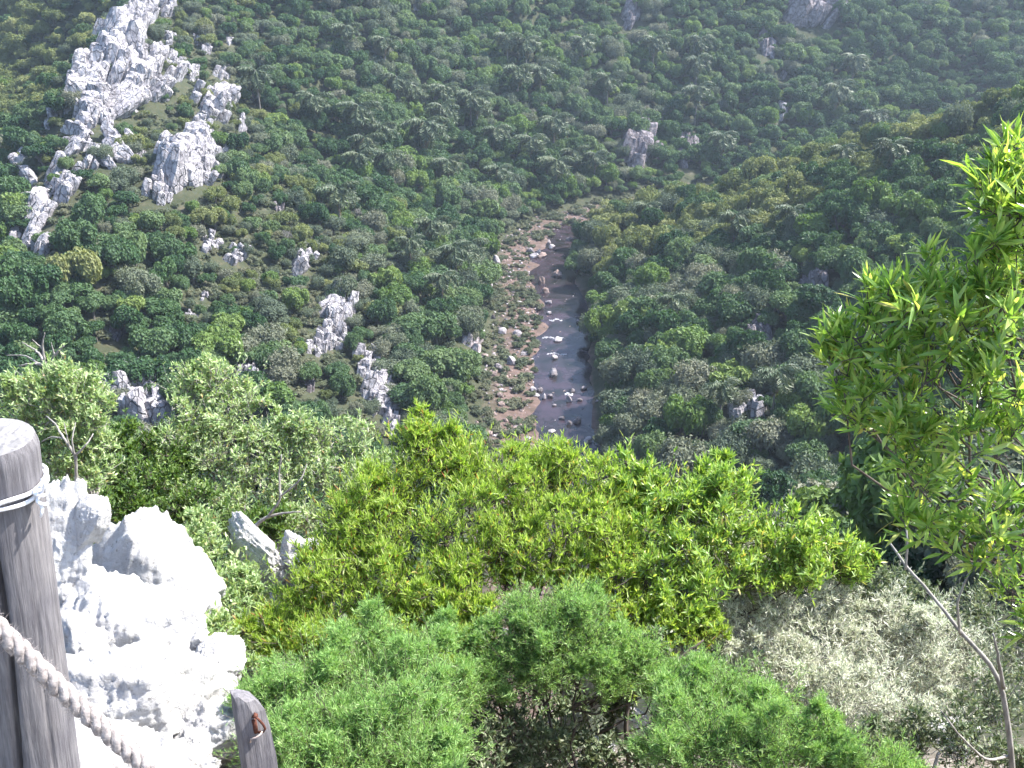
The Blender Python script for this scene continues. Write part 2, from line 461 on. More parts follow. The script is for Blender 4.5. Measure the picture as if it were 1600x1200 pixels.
# the river
def water_mat():
    m, n, out = new_mat('river_water')
    geo = N(n, 'ShaderNodeNewGeometry')
    mp = N(n, 'ShaderNodeMapping'); mp.inputs['Scale'].default_value = (1.0, 0.45, 1.0)
    n.links.new(geo.outputs['Position'], mp.inputs[0])
    no = N(n, 'ShaderNodeTexNoise', Scale=1.1, Detail=6.0, Roughness=0.6)
    n.links.new(mp.outputs[0], no.inputs['Vector'])
    n2 = N(n, 'ShaderNodeTexNoise', Scale=0.16, Detail=5.0, Roughness=0.65)
    n.links.new(geo.outputs['Position'], n2.inputs['Vector'])
    r = ramp(n, [(0.36, (0.010, 0.011, 0.010)), (0.62, (0.040, 0.028, 0.038))], n2.outputs['Fac'])
    p = N(n, 'ShaderNodeBsdfPrincipled', Roughness=0.14)
    p.inputs['IOR'].default_value = 1.33; p.inputs['Specular IOR Level'].default_value = 0.3
    n.links.new(r.outputs[0], p.inputs['Base Color'])
    b = N(n, 'ShaderNodeBump', Strength=0.30, Distance=0.12)
    n.links.new(no.outputs['Fac'], b.inputs['Height']); n.links.new(b.outputs[0], p.inputs['Normal'])
    n.links.new(p.outputs[0], out.inputs[0])
    return m
tt = np.linspace(0, 1, 400)
seg = np.concatenate([[0], np.cumsum(np.hypot(*np.diff(RIVER, axis=0).T))]); seg /= seg[-1]
cx = np.interp(tt, seg, RIVER[:, 0]); cy = np.interp(tt, seg, RIVER[:, 1])
tx, ty = np.gradient(cx), np.gradient(cy); tl = np.hypot(tx, ty); nxr, nyr = ty / tl, -tx / tl
off = np.linspace(-8.6, 8.6, 9)
WV = np.stack([cx[:, None] + nxr[:, None] * off, cy[:, None] + nyr[:, None] * off, np.full((400, 9), FLOOR - 0.28)], -1).reshape(-1, 3)
ii = np.arange(400 * 9).reshape(400, 9)
WQ = np.stack([ii[:-1, :-1], ii[:-1, 1:], ii[1:, 1:], ii[1:, :-1]], -1).reshape(-1, 4)
wo = obj('river', mesh_np('river', WV, [WQ], water_mat(), True)); wo['kind'] = 'structure'

# ------------------------------------------------------------------ rocks
_ico = {}
def ico(sub):
    if sub not in _ico:
        import bmesh
        bm = bmesh.new(); bmesh.ops.create_icosphere(bm, subdivisions=sub, radius=1)
        _ico[sub] = (np.array([v.co[:] for v in bm.verts]), np.array([[v.index for v in f.verts] for f in bm.faces]))
        bm.free()
    return _ico[sub]

def chunk(G, c, size, rs, sub=3, planes=16, rough=0.10, rot=None, freq=2.0, point=0.0, crease=0.0):
    """one chiselled block: an ellipsoid cut by random planes, then roughened"""
    d, T = ico(sub)
    pn = norm(rs.normal(size=(planes, 3))); pd = rs.uniform(0.55, 0.95, planes)
    dots = d @ pn.T
    r = np.min(np.where(dots > 0.05, pd / np.maximum(dots, 0.05), 1.25), axis=1)
    V = d * r[:, None]
    o = rs.uniform(-50, 50, 3)
    V = V * (1 + rough * (2.2 * vn3(V * freq + o, 5) + 1.4 * vn3(V * freq * 2.7 + o, 9) + 0.8 * vn3(V * freq * 6 + o, 13)))[:, None]
    if crease:
        Vc = V * np.array([1.6, 1.6, 0.7]) * freq
        V = V * (1 - crease * (np.abs(vn3(Vc * 0.9 + o, 31)) * 3.0 + np.abs(vn3(Vc * 2.3 + o, 37)) * 1.5 + np.abs(vn3(Vc * 5.5 + o, 41)) * 0.45 - 0.35))[:, None]
    if point:                                   # draw the upper half together into a peak
        k = np.clip(V[:, 2:3], 0, 1.2)
        V[:, :2] *= 1 - point * k
    V = V * np.asarray(size)
    if rot is not None:
        V = V @ np.array(Matrix.Rotation(rot[2], 3, 'Z') @ Matrix.Rotation(rot[1], 3, 'Y') @ Matrix.Rotation(rot[0], 3, 'X')).T
    G.add(V + np.asarray(c), T)

OUTCROPS = []
def cast_many(U, V_, y0=40, y1=800, n=380):
    d = ray(U, V_); ys_ = np.geomspace(y0, y1, n)
    pts = d[:, None, :] * (ys_[None] / d[:, 1:2])[..., None]
    g_ = pts[..., 2] - H(pts[..., 0], pts[..., 1])
    k = np.argmax(g_ < 0, axis=1); k = np.where(g_[np.arange(len(d)), k] < 0, k, n - 1)
    q = pts[np.arange(len(d)), k].copy(); q[:, 2] = H(q[:, 0], q[:, 1])
    return q

def jointed(G, c, size, rs, J, sub=3, rough=0.07):
    """a block broken along the joint directions J of its outcrop"""
    d, T = ico(sub)
    pn = []
    for ax in J:
        for sg in (1, -1):
            for _ in range(2): pn.append(sg * ax + rs.normal(size=3) * 0.16)
    pn = norm(np.concatenate([np.array(pn), rs.normal(size=(5, 3))])); pd = rs.uniform(0.5, 0.95, len(pn)); pd[-5:] = rs.uniform(0.75, 1.0, 5)
    dots = d @ pn.T
    r = np.min(np.where(dots > 0.05, pd / np.maximum(dots, 0.05), 1.3), axis=1)
    V = d * r[:, None]; o = rs.uniform(-50, 50, 3)
    Vj = V @ J.T * np.array([1.0, 3.0, 3.0])      # relief runs in ribs along the first joint direction
    V = V * (1 + rough * (2.4 * vn3(Vj * 1.6 + o, 5) + 1.6 * vn3(Vj * 4 + o, 9)))[:, None]
    k = V @ J.T * np.asarray(size)
    G.add(k @ J + np.asarray(c), T)

def outcrop(u, v, wpx, hpx, label, mat=M_ROCK_WHITE, tilt=0.0, n=5, name='rock_outcrop', cat='rock', group=None, sub=3, proud=1.0):
    rs = np.random.default_rng(int(u * 13 + v * 7))
    q0 = cast(u, v + hpx * 0.35); dist = proj(q0)[2]
    m_ = max(4, int(n * 4.2))
    a = rs.uniform(0, 6.28, m_); r_ = np.sqrt(rs.uniform(0, 1, m_)) * 0.9; a[0] = 0; r_[0] = 0
    U = u + np.cos(a) * r_ * wpx * 0.40; Vv = v + np.sin(a) * r_ * hpx * 0.36 + hpx * 0.10
    Q = cast_many(U, Vv, 40, 800)
    Q = np.where((np.abs(Q[:, 1:2] - q0[1]) < 40), Q, q0[None])
    tall = False
    if tall:                                    # a standing rib: its blocks rise one over the other from the slope
        q0 = cast(u, v + hpx * 0.46); dist = proj(q0)[2]; k_ = dist / F_PX
        up_ = np.sort(rs.uniform(0, 1, m_)); Q = q0[None] + np.stack([rs.uniform(-0.42, 0.42, m_) * wpx * k_ * (1.1 - 0.35 * up_) - (up_ - 0.5) * tilt * wpx * k_ * 1.2, rs.uniform(-0.2, 0.3, m_) * wpx * k_, up_ * hpx * k_ * 0.58], -1)
    R = np.array(Matrix.Rotation(rs.normal() * 0.12 - 0.35, 3, 'X') @ Matrix.Rotation(tilt + rs.normal() * 0.08, 3, 'Y') @ Matrix.Rotation(rs.uniform(-0.4, 0.4), 3, 'Z'))
    J = np.array([R @ np.array([0, 0, 1.0]), R @ np.array([1.0, 0, 0]), R @ np.array([0, 1.0, 0])])
    px = dist / F_PX
    G = Geo()
    base = (min(wpx, hpx) ** 0.65 * max(wpx, hpx) ** 0.35 if max(wpx, hpx) > 95 else min(wpx, hpx)) * px; done = []
    for k in range(m_):
        s = rs.uniform(0.6, 1.15) * (1.0 if k else 1.2)
        long_ = base * 0.27 * s * rs.uniform(1.0, 2.0) * (1.15 if hpx > wpx * 1.3 else 1.0)
        sz = (long_, base * 0.17 * s * rs.uniform(0.8, 1.3), base * 0.20 * s)
        if k:
            near_ = done[np.argmin([np.linalg.norm(Q[k] - p_) for p_ in done])]; gap = np.linalg.norm(Q[k] - near_)
            if gap > base * 0.24: Q[k] = near_ + (Q[k] - near_) * base * 0.24 / gap
        done.append(Q[k].copy())
        jointed(G, Q[k] - q0 + np.array([0, 0, long_ * 0.22 * proud]), sz, rs, J, sub)
    # a core that ties the blocks together under ground
    jointed(G, Q.mean(0) - q0 - np.array([0, -base * 0.05, base * 0.10]), (base * 0.36, max(wpx * px * 0.34, base * 0.3), base * 0.30), rs, J, sub)
    o = tag(obj(name, G.mesh(name, mat), None, tuple(q0)), label, cat, group or 'rock outcrops on the gorge slopes')
    OUTCROPS.append((u, v, wpx, hpx, q0))
    return o

W_, LV = M_ROCK_WHITE, M_ROCK_GREY
crag = 'pale rocks of the crag on the ridge'
for spec in [
    (216, 22, 56, 80, 'white crag summit block at the upper picture edge', W_, 0.25, 7),
    (258, 12, 34, 46, 'small white rock just right of the crag summit block', W_, 0.3, 4),
    (180, 62, 78, 76, 'pale fractured rock just below the crag summit block', W_, 0.3, 8),
    (212, 112, 74, 96, 'tall whitish rock face in the middle of the crag', W_, 0.3, 9),
    (150, 108, 70, 80, 'jagged pale rock on the upper edge of the crag', W_, 0.35, 7),
    (135, 155, 66, 78, 'pale rock ribs on the lower edge of the crag above slanted slab', W_, 0.4, 7),
    (185, 165, 60, 60, 'grey shaded rock at the foot of the tall whitish face', W_, 0.5, 6),
    (238, 142, 56, 60, 'smooth pale slab sloping right at the foot of the crag', W_, 0.6, 4),
    (128, 200, 62, 40, 'long slanted white slab lying on the ridge edge', W_, 0.75, 3),
    (164, 186, 32, 54, 'narrow upright pale rock right of the slanted slab', W_, 0.25, 3),
    (186, 238, 70, 62, 'tilted grey striped slab leaning up to the right', W_, -0.7, 4),
    (118, 232, 52, 40, 'broken grey rock under the slanted white slab', W_, 0.6, 4),
    (84, 190, 24, 50, 'thin grey rock spike on the ridge left of the slanted slab', W_, -0.3, 2),
    (40, 262, 44, 66, 'dark grey rock on the ridge beside the left picture edge', W_, -0.5, 5),
    (100, 282, 58, 56, 'white rock ledge on the lower ridge with bushes beneath', W_, 0.6, 5),
    (60, 334, 62, 60, 'white blocky rock near the left picture edge above dark trees', W_, 0.2, 6),
    (20, 362, 36, 50, 'shaded pale rock touching the left picture edge', W_, 0.2, 4),
    (62, 384, 50, 48, 'low shaded rock where the ridge meets dark trees', W_, 0.2, 4),
    (286, 256, 104, 74, 'broad blocky white outcrop with many dark cracks', W_, 0.25, 12),
    (332, 274, 50, 40, 'pale ledge at the right end of the blocky outcrop', W_, 0.7, 4),
    (250, 304, 48, 44, 'rounded white rock below the blocky outcrop', W_, 0.2, 3),
    (334, 160, 66, 66, 'steep white rock face right of the crag', W_, 0.45, 7),
    (318, 206, 40, 50, 'rounded whitish rock under the steep white face', W_, 0.3, 3),
    (350, 112, 28, 46, 'white rock tooth above the steep white face', W_, 0.3, 3),
    (395, 152, 16, 44, 'thin white rock streak beside a drooping palm', W_, 0.2, 2),
    (276, 110, 48, 42, 'pale crumbling rock between crag and steep white face', W_, 0.3, 5),
    (262, 62, 26, 40, 'small pale rock in scrub right of the crag', W_, 0.3, 3),
    (308, 62, 18, 34, 'small grey rock among scrub high on the ridge', W_, 0.3, 2),
    (360, 66, 16, 26, 'tiny white rock high on the scrubby slope', W_, 0.3, 2),
    (300, 118, 34, 36, 'broken pale rock left of the white rock tooth', W_, 0.3, 4),
    (322, 82, 22, 26, 'little pale rock under the small grey rock on the ridge', W_, 0.3, 2),
    (378, 196, 24, 34, 'grey rock below the thin white rock streak', W_, 0.2, 3),
    (360, 232, 34, 30, 'shaded grey rock right of the blocky outcrop top', W_, 0.4, 3),
    (240, 92, 40, 60, 'pale rock wall joining summit block and tall whitish face', W_, 0.3, 5),
    (150, 250, 40, 40, 'broken rock between striped slab and lower ridge ledge', W_, 0.4, 4),
    (330, 384, 44, 28, 'flat pale rock in the trees below the blocky outcrop', W_, 0.3, 4),
    (366, 402, 40, 32, 'pale rock with a shaded foot in mid slope scrub', W_, 0.4, 4),
    (472, 410, 44, 52, 'pinkish white rock in brown scrub at mid slope', W_, 0.4, 5),
    (436, 328, 32, 16, 'low pinkish rock on the brown scrub slope', LV, 0.2, 3),
    (302, 500, 36, 22, 'small lavender rock between dark green trees', W_, 0.2, 3),
    (326, 466, 34, 18, 'small white ledge between dark green trees', W_, 0.3, 3),
    (180, 522, 36, 28, 'grey rounded rock half hidden in dark trees', LV, 0.2, 2),
    (528, 490, 54, 56, 'upper white part of the crumbly crag over the gorge', W_, 0.2, 7),
    (514, 530, 60, 46, 'lower white part of the crumbly crag over the gorge', W_, 0.2, 7),
    (496, 546, 36, 34, 'white block at the foot of the tall crumbly crag', W_, 0.2, 3),
    (572, 572, 46, 44, 'upper white block of the rock rib dropping to the river', W_, 0.3, 6),
    (590, 606, 50, 52, 'middle white slab of the rock rib dropping to the river', W_, 0.3, 7),
    (600, 644, 42, 46, 'lower whitish block of the rock rib dropping to the river', W_, 0.3, 6),
    (616, 672, 26, 60, 'grey lower end of the long rock rib', W_, 0.1, 4),
    (480, 602, 26, 50, 'narrow lavender rock between bushes left of rock rib', LV, 0.1, 3),
    (392, 588, 56, 32, 'pale flat outcrop behind the light green shrub', W_, 0.2, 4),
    (232, 622, 92, 80, 'white honeycombed boulder above the light green shrubs', W_, -0.3, 10),
    (1000, 236, 58, 66, 'brown and lavender rock face on far slope above river bend', LV, 0.2, 8),
    (1074, 240, 36, 66, 'upright grey rock right of the lavender rock face', LV, 0.0, 5),
    (986, 28, 34, 34, 'pale rock patch high on the far slope', LV, 0.2, 4),
    (650, 14, 16, 26, 'small white rock near the upper picture edge', W_, 0.2, 2),
    (1268, 22, 84, 56, 'broad grey rock slope at the top of far hillside', LV, 0.6, 8),
    (1196, 76, 34, 32, 'pale grey rock under the broad grey rock slope', LV, 0.1, 4),
    (1222, 176, 20, 48, 'narrow white rock standing in the far forest', W_, 0.3, 4),
    (1226, 116, 16, 34, 'thin leaning rock in forest below grey rock slope', LV, 0.5, 2),
    (1272, 442, 54, 46, 'shaded grey rock under trees of the right spur', LV, 0.0, 5),
    (1186, 520, 56, 50, 'dim grey rock wall among trees right of the river', LV, 0.0, 5),
    (1166, 636, 62, 46, 'dark and white rock beside a flat pale slab', W_, 0.0, 6),
    (1330, 796, 84, 46, 'white streaked leaning rock behind the lime green bush', W_, 0.6, 6),
    (1260, 822, 24, 20, 'small pale rock showing over the lime green bush', W_, 0.0, 2),
    (1402, 756, 36, 44, 'pale rock seen through leaves of the tall shrub', W_, 0.2, 4),
    (1086, 692, 22, 14, 'small purple grey rock in trees right of the river', LV, 0.0, 2),
    (738, 530, 40, 40, 'pink block with a dark hollow beside the gravel bank', M_ROCK_RIVER, 0.2, 3),
]:
    outcrop(spec[0], spec[1], spec[2] * 1.28, spec[3] * 1.22, *spec[4:])
slab = outcrop(1206, 616, 26, 10, 'flat pale slab lying level beside a dark rock', W_, 0.0, 1, name='stone_slab', cat='slab')

# boulders in and beside the river
RB = [(866, 576, 16, 20, 0), (843, 606, 9, 9, 1), (904, 500, 8, 7, 0), (872, 528, 20, 7, 0), (866, 556, 14, 8, 0), (893, 608, 12, 7, 1), (912, 604, 10, 8, 1),
      (836, 616, 12, 6, 0), (850, 618, 8, 10, 0), (860, 616, 8, 9, 1), (889, 620, 9, 13, 0), (905, 622, 9, 8, 1), (866, 631, 7, 5, 1), (878, 650, 11, 9, 1),
      (890, 659, 10, 7, 1), (903, 655, 15, 9, 1), (862, 671, 22, 4, 0), (919, 684, 14, 12, 0), (884, 690, 12, 6, 0), (857, 715, 40, 26, 0), (936, 716, 20, 14, 0),
      (990, 722, 44, 16, 2), (832, 606, 12, 10, 0), (808, 524, 16, 9, 0), (786, 520, 18, 12, 0), (777, 408, 14, 20, 0), (765, 450, 9, 9, 0), (812, 476, 16, 7, 0),
      (858, 470, 11, 7, 0), (858, 487, 9, 6, 0), (800, 566, 20, 14, 0), (780, 578, 26, 14, 1), (770, 588, 22, 8, 2), (846, 396, 20, 9, 2), (872, 425, 26, 12, 2),
      (826, 392, 18, 10, 1), (834, 398, 20, 7, 0), (862, 384, 10, 8, 0), (858, 376, 7, 9, 0), (842, 392, 10, 8, 0), (912, 366, 10, 6, 0), (890, 372, 10, 5, 1),
      (846, 436, 12, 14, 2), (852, 452, 12, 10, 2), (766, 428, 8, 8, 1), (764, 462, 8, 6, 0), (742, 478, 10, 6, 1), (758, 562, 12, 7, 2), (820, 552, 26, 5, 1),
      (770, 500, 8, 8, 1), (796, 430, 10, 6, 1), (790, 660, 10, 7, 2), (776, 668, 12, 8, 2), (764, 684, 14, 10, 2), (770, 652, 12, 8, 2), (784, 636, 12, 7, 2), (782, 622, 14, 8, 2)]
M_R = [rock_mat('wet_white_stone', (0.18, 0.16, 0.165), (0.30, 0.27, 0.28), (0.48, 0.45, 0.455), 0.8, 0.5, (0.16, 0.14, 0.14), 0.15, 0.5),
       rock_mat('dark_river_stone', (0.07, 0.06, 0.065), (0.13, 0.115, 0.12), (0.30, 0.27, 0.28), 0.8, 0.5, (0.06, 0.05, 0.05), 0.15, 0.5),
       rock_mat('pink_river_stone', (0.12, 0.085, 0.075), (0.20, 0.15, 0.135), (0.30, 0.235, 0.215), 0.8, 0.5, (0.15, 0.11, 0.10), 0.15, 0.5)]
rcol = ['pale', 'dark', 'pinkish']
def river_place(v):
    return ('where the river bends' if v < 400 else 'at the head of the gravel bank' if v < 470 else 'beside the white rapids' if v < 560
            else 'in the shallow middle reach' if v < 640 else 'in the near reach of the river')
seen_lab = {}
for (u, v, wp, hp, c) in RB:
    d_u = ray(u, v + hp * 0.5); t = -(FLOOR - 0.2) / -d_u[2]; q = d_u * t
    q[2] = max(FLOOR - 0.3, float(H(q[0], q[1])))
    ds = proj(q)[2]; rs = np.random.default_rng(u * 31 + v)
    wp = min(wp, 12 + (wp - 12) * 0.45)
    a, h = wp / F_PX * ds * 0.52, hp / F_PX * ds * 0.62
    G = Geo(); chunk(G, (0, 0, h * 0.35), (a, a * rs.uniform(0.7, 1.0), h), rs, 2, 10, 0.12, (0, rs.normal() * 0.15, rs.normal() * 0.5))
    size = 'large' if wp >= 20 else 'small' if wp < 10 else 'middling'
    where = 'standing in water' if (abs(river_d(q[0], q[1])[0]) < 7) else 'lying on the gravel bank'
    lab = f'{size} {rcol[c]} boulder {where} {river_place(v)}'
    tag(obj('river_boulder', G.mesh('river_boulder', M_R[c]), None, (q[0], q[1], q[2])), lab, 'boulder', lab.replace('boulder', 'boulders'))

# ------------------------------------------------------------------ trees of the gorge
def crown_mesh(name, mat, seed, nl=13, per=240, flat=0.75, leaf=0.17, loose=0.10):
    """unit crown (radius about 1, base at z=0): leaf sprays spread over and through many lobes"""
    rs = np.random.default_rng(seed)
    G = Geo()
    c = []
    for k in range(nl):
        a = rs.uniform(0, 6.28); rr = math.sqrt(rs.uniform(0, 1)) * 0.72
        c.append((rr * math.cos(a), rr * math.sin(a), flat * (0.35 + 0.75 * math.sqrt(max(0, 1 - rr * rr)) * rs.uniform(0.45, 1.0))))
    c = np.array(c); lr = rs.uniform(0.16, 0.40, nl)
    for k in range(nl):
        n = int(per * (lr[k] / 0.32) ** 2)
        d = norm(rs.normal(size=(n, 3)) + np.array([0, 0, 0.35]))
        r = lr[k] * (1 + rs.normal(size=(n, 1)) * loose) * np.where(rs.random((n, 1)) < 0.2, rs.uniform(0.4, 0.9, (n, 1)), 1)
        B = c[k] + d * r * np.array([1, 1, 0.85])
        nr = norm(d + rs.normal(size=(n, 3)) * 0.55 + np.array([0.0, 0, 0.3]))
        t1 = norm(np.cross(nr, rs.normal(size=(n, 3)))); t2 = np.cross(nr, t1)
        s = leaf * rs.uniform(0.55, 1.15, (n, 1))
        V = np.stack([B - t1 * s, B - t2 * s * 0.55 + nr * s * 0.12, B + t1 * s * 0.9 - nr * s * 0.2, B + t2 * s * 0.6 + nr * s * 0.1], 1).reshape(-1, 3)
        G.add(V, None, np.arange(n)[:, None] * 4 + np.array([[0, 1, 2, 3]]), np.repeat(np.clip(rs.normal(0.5, 0.22, n), 0, 1), 4))
    return G.mesh(name, mat)

def trunk_mesh(name, mat, seed):
    rs = np.random.default_rng(seed); G = Geo()
    G.tube([(0, 0, -0.9), (0.03, 0.02, -0.2), (0.02, -0.03, 0.35)], [0.10, 0.075, 0.06], 6)
    for k in range(5):
        a = rs.uniform(0, 6.28); r = rs.uniform(0.35, 0.6)
        G.tube([(0.02, 0, -0.1 + 0.08 * k), (r * 0.5 * math.cos(a), r * 0.5 * math.sin(a), 0.25 + rs.uniform(0, 0.1)), (r * math.cos(a), r * math.sin(a), 0.45 + rs.uniform(0, 0.2))], [0.05, 0.035, 0.015], 5)
    return G.mesh(name, mat)

KINDS = ['leafy_tree', 'bright_tree', 'grey_tree', 'dark_tree', 'olive_tree']
CROWNS = [[crown_mesh(f'crown_{k}_{j}', G_FOREST[k], 100 * k + j, nl=16 + 5 * j, per=[250, 250, 300, 250, 260][k], flat=[0.8, 0.75, 0.66, 0.85, 0.7][k],
                      leaf=[0.088, 0.088, 0.070, 0.088, 0.08][k], loose=[0.10, 0.1, 0.22, 0.08, 0.16][k]) for j in range(3)] for k in range(5)]
FINE = [[crown_mesh(f'fine_crown_{k}_{j}', G_FOREST[k], 700 + 10 * k + j, nl=24, per=620, flat=[0.8, 0.75, 0.66, 0.85, 0.7][k], leaf=0.042, loose=0.2) for j in range(2)] for k in range(5)]
SCRUB = [crown_mesh(f'scrub_{j}', G_SCRUB, 900 + j, nl=8, per=130, flat=0.6, leaf=0.13, loose=0.2) for j in range(2)]
TRUNKS = [trunk_mesh(f'trunk_{j}', M_BARK_TREE, 40 + j) for j in range(3)]

# scatter
sp = 3.7
gx, gy = np.meshgrid(np.arange(-300, 330, sp), np.arange(46, 600, sp))
g2x, g2y = np.meshgrid(np.arange(-16, 30, 2.1), np.arange(13, 46, 2.1))
gx = np.concatenate([gx.ravel(), g2x.ravel()]); gy = np.concatenate([gy.ravel(), g2y.ravel()])
gx = (gx + rng.uniform(-0.5, 0.5, gx.shape) * sp).ravel(); gy = (gy + rng.uniform(-0.5, 0.5, gy.shape) * sp).ravel()
gz = H(gx, gy)
pu, pv, pz = proj(np.stack([gx, gy, gz + 2], -1))
rd, rside = river_d(gx, gy)
ok = (pz > 12) & (pu > -260) & (pu < 1860) & (pv > -130) & (pv < 1000)
ok &= ~((rside > 0) & (rd < 6.0 + 4.5 * vnoise(gx / 8, gy / 8, 72))) & ~((rside < 0) & (rd < 21.5 + 4 * (vnoise(gx / 9, gy / 9, 71) - 0.5)))
# nothing that a whole hill stands in front of
vis = np.ones(len(gx), bool)
for f in np.linspace(0.12, 0.97, 46):
    vis &= (gz + 5.5) * f > H(gx * f, gy * f) - 0.5
ok &= vis
gx, gy, gz, pu, pv, pz, rd, rside = [a[ok] for a in (gx, gy, gz, pu, pv, pz, rd, rside)]
n_t = len(gx)
# the scrubby rock ridge carries lower and sparser growth
ridge = np.exp(-(((pu - 250) / 170) ** 2 + ((pv - 150) / 190) ** 2)) + 0.9 * np.exp(-(((pu - 430) / 130) ** 2 + ((pv - 400) / 80) ** 2)) + 0.8 * np.exp(-(((pu - 530) / 70) ** 2 + ((pv - 560) / 90) ** 2))
ridge = np.where(gx < -15, np.clip(ridge, 0, 1), 0)
big = vnoise(gx / 22, gy / 22, 61)
rad = (1.5 + 3.4 * rng.random(n_t) ** 2.2 + 1.2 * big) * (1 - 0.50 * ridge)
rad = np.where(gy < 46, rng.uniform(0.9, 1.7, n_t), rad)
hgt = rad * rng.uniform(0.9, 1.75, n_t)
kk = rng.random(n_t) + 0.9 * (vnoise(gx / 35, gy / 35, 77) - 0.5)
kind = np.where(kk < 0.33, 3, np.where(kk < 0.72, 0, np.where(kk < 0.88, 1, 2)))
kind = np.where((rng.random(n_t) < ridge * 0.55) | ((rside > 0) & (gx < 75) & (rng.random(n_t) < 0.28)), 2, kind)
behind = (gx < np.interp(gy, [100, 165, 200, 290, 375, 470], [-95, -88, -95, -126, -128, -150]) - 12) & (gy > 300)
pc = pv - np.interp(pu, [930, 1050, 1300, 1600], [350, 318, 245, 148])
crest = (rside > 0) & (gy < 345) & (pu > 930) & (pc < 95) & (rng.random(n_t) < 0.85)  # lighter olive kind puts the crest's sunlit look into the tree colour
lee_shade = (pc < 10) & (pu > 1000) & (gy > 345) & (pc > -130)  # darker kind stands in for shade on the slope behind the spur
kind = np.where(lee_shade & (rng.random(n_t) < 0.55), 3, kind)
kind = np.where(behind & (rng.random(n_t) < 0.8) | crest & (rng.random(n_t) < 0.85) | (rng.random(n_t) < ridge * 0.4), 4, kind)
shade_and_dark_trees = np.exp(-(((gx - 108) / 26) ** 2 + ((gy - 245) / 34) ** 2)) + 0.8 * np.exp(-(((gx + 80) / 24) ** 2 + ((gy - 168) / 22) ** 2))  # spur face: shade put in as darker tree kind; left hollow: dark green trees
kind = np.where(rng.random(n_t) < shade_and_dark_trees * 0.8, 3, kind)
kind = np.where((gy < 60) & (rng.random(n_t) < 0.7), 2, kind)
keep = rng.random(n_t) > ridge * 0.15
for (u, v, wpx, hpx, q) in OUTCROPS:           # rock stays bare and the ground in front of it low
    dd = np.hypot(gx - q[0], gy - q[1]); Wm = wpx / F_PX * proj(q)[2]
    keep &= dd > Wm * 0.33 + rad * 0.3
    tu, tv, tz = proj(np.stack([gx, gy, gz + hgt * 0.9], -1))
    rp = rad / tz * F_PX
    infront = (np.abs(pu - u) < wpx * 0.42 + rp * 0.5) & (tv < v + hpx * 0.38) & (pv > v - hpx * 0.3) & (gy < q[1]) & (dd < Wm * 2.2 + 14)
    keep &= ~infront
gx, gy, gz, pu, pv, pz, rd, rside, rad, hgt, kind, ridge = [a[keep] for a in (gx, gy, gz, pu, pv, pz, rd, rside, rad, hgt, kind, ridge)]
n_t = len(gx)
var = rng.integers(0, 3, n_t); rotz = rng.uniform(0, 6.28, n_t)

def hidden_by_bushes(u, v):
    h = v > np.interp(u, [0, 90, 300, 560, 660, 880, 1150, 1290, 1600], [560, 600, 600, 660, 690, 720, 745, 830, 860])
    h |= (u > 1290) & (v > np.interp(u, [1290, 1420, 1540, 1600], [470, 430, 330, 200]))
    return h | (u < 8) | (u > 1592) | (v < 8)

LAND = [(180, 120, 'the white crag'), (286, 256, 'the blocky white outcrop'), (334, 170, 'the steep white rock face'), (80, 310, 'the white ledge near the picture edge'), (366, 400, 'the flat pale rocks at mid slope'),
        (472, 410, 'the pinkish white rock'), (524, 505, 'the tall crumbly white crag'), (588, 606, 'the long white rock rib'), (232, 622, 'the honeycombed white boulder'), (302, 490, 'the small lavender rock'),
        (1000, 236, 'the lavender rock face'), (1074, 240, 'the upright grey rock'), (986, 28, 'the pale high rock patch'), (1268, 22, 'the broad grey rock slope'), (1222, 176, 'the narrow white rock in the forest'),
        (1272, 442, 'the shaded grey rock on the spur'), (1186, 520, 'the dim grey rock wall'), (1166, 636, 'the dark and white rock'), (1330, 796, 'the white streaked leaning rock'), (1400, 225, 'the palm on the spur crest'),
        (930, 355, 'the river bend'), (760, 450, 'the upper end of the gravel bank'), (740, 600, 'the gravel bank'), (905, 470, 'the narrow rapids'), (925, 640, 'the wide near reach of river'), (663, 190, 'the large palm with hanging dead fronds'), (527, 295, 'the tall palm at mid slope'), (715, 385, 'the pair of palms by the gravel bank'), (800, 80, 'the small palms on the far hillside'), (1337, 88, 'the drooping palm on the upper far slope')]
def tree_label(k, u, v, x, y, r):
    dd = [(math.hypot(u - a, (v - b) * 1.1), a, b, t) for a, b, t in LAND]
    d0, a, b, t = min(dd)
    if abs(u - a) > abs(v - b): rel = 'left of' if u < a else 'right of'
    else: rel = 'above' if v < b else 'below'
    far = 'close ' if d0 < 45 else 'some way ' if d0 > 110 else ''
    size = 'low ' if y and y < 46 else 'broad ' if r > 3.4 else 'small ' if r < 2.3 else ''
    lab = f'{size}{looks[k]} {far}{rel} {t}'
    return lab if len(lab.split()) <= 15 else f'{looks[k]} {rel} {t}'

app = rad / pz * F_PX
seen = ~hidden_by_bushes(pu, pv)
looks = ['mid green tree', 'bright yellowish green tree', 'hazy grey green tree', 'dense dark green tree', 'pale olive tree']
solo = np.zeros(n_t, bool)
for k in range(5):
    cand = np.where(seen & (kind == k))[0]
    lim = 270
    solo[cand[np.argsort(-app[cand])][:lim]] = True
for i in np.where(solo)[0]:
    k = kind[i]
    lab = tree_label(k, pu[i], pv[i], gx[i], gy[i], rad[i])
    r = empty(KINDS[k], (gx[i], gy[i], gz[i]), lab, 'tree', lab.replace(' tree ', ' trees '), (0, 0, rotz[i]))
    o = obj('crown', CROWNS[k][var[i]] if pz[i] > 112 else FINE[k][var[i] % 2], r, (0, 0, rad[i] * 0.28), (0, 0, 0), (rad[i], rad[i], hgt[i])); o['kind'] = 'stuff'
    obj('trunk', TRUNKS[var[i]], r, (0, 0, rad[i] * 0.28), (0, 0, 0), (rad[i], rad[i], hgt[i]))

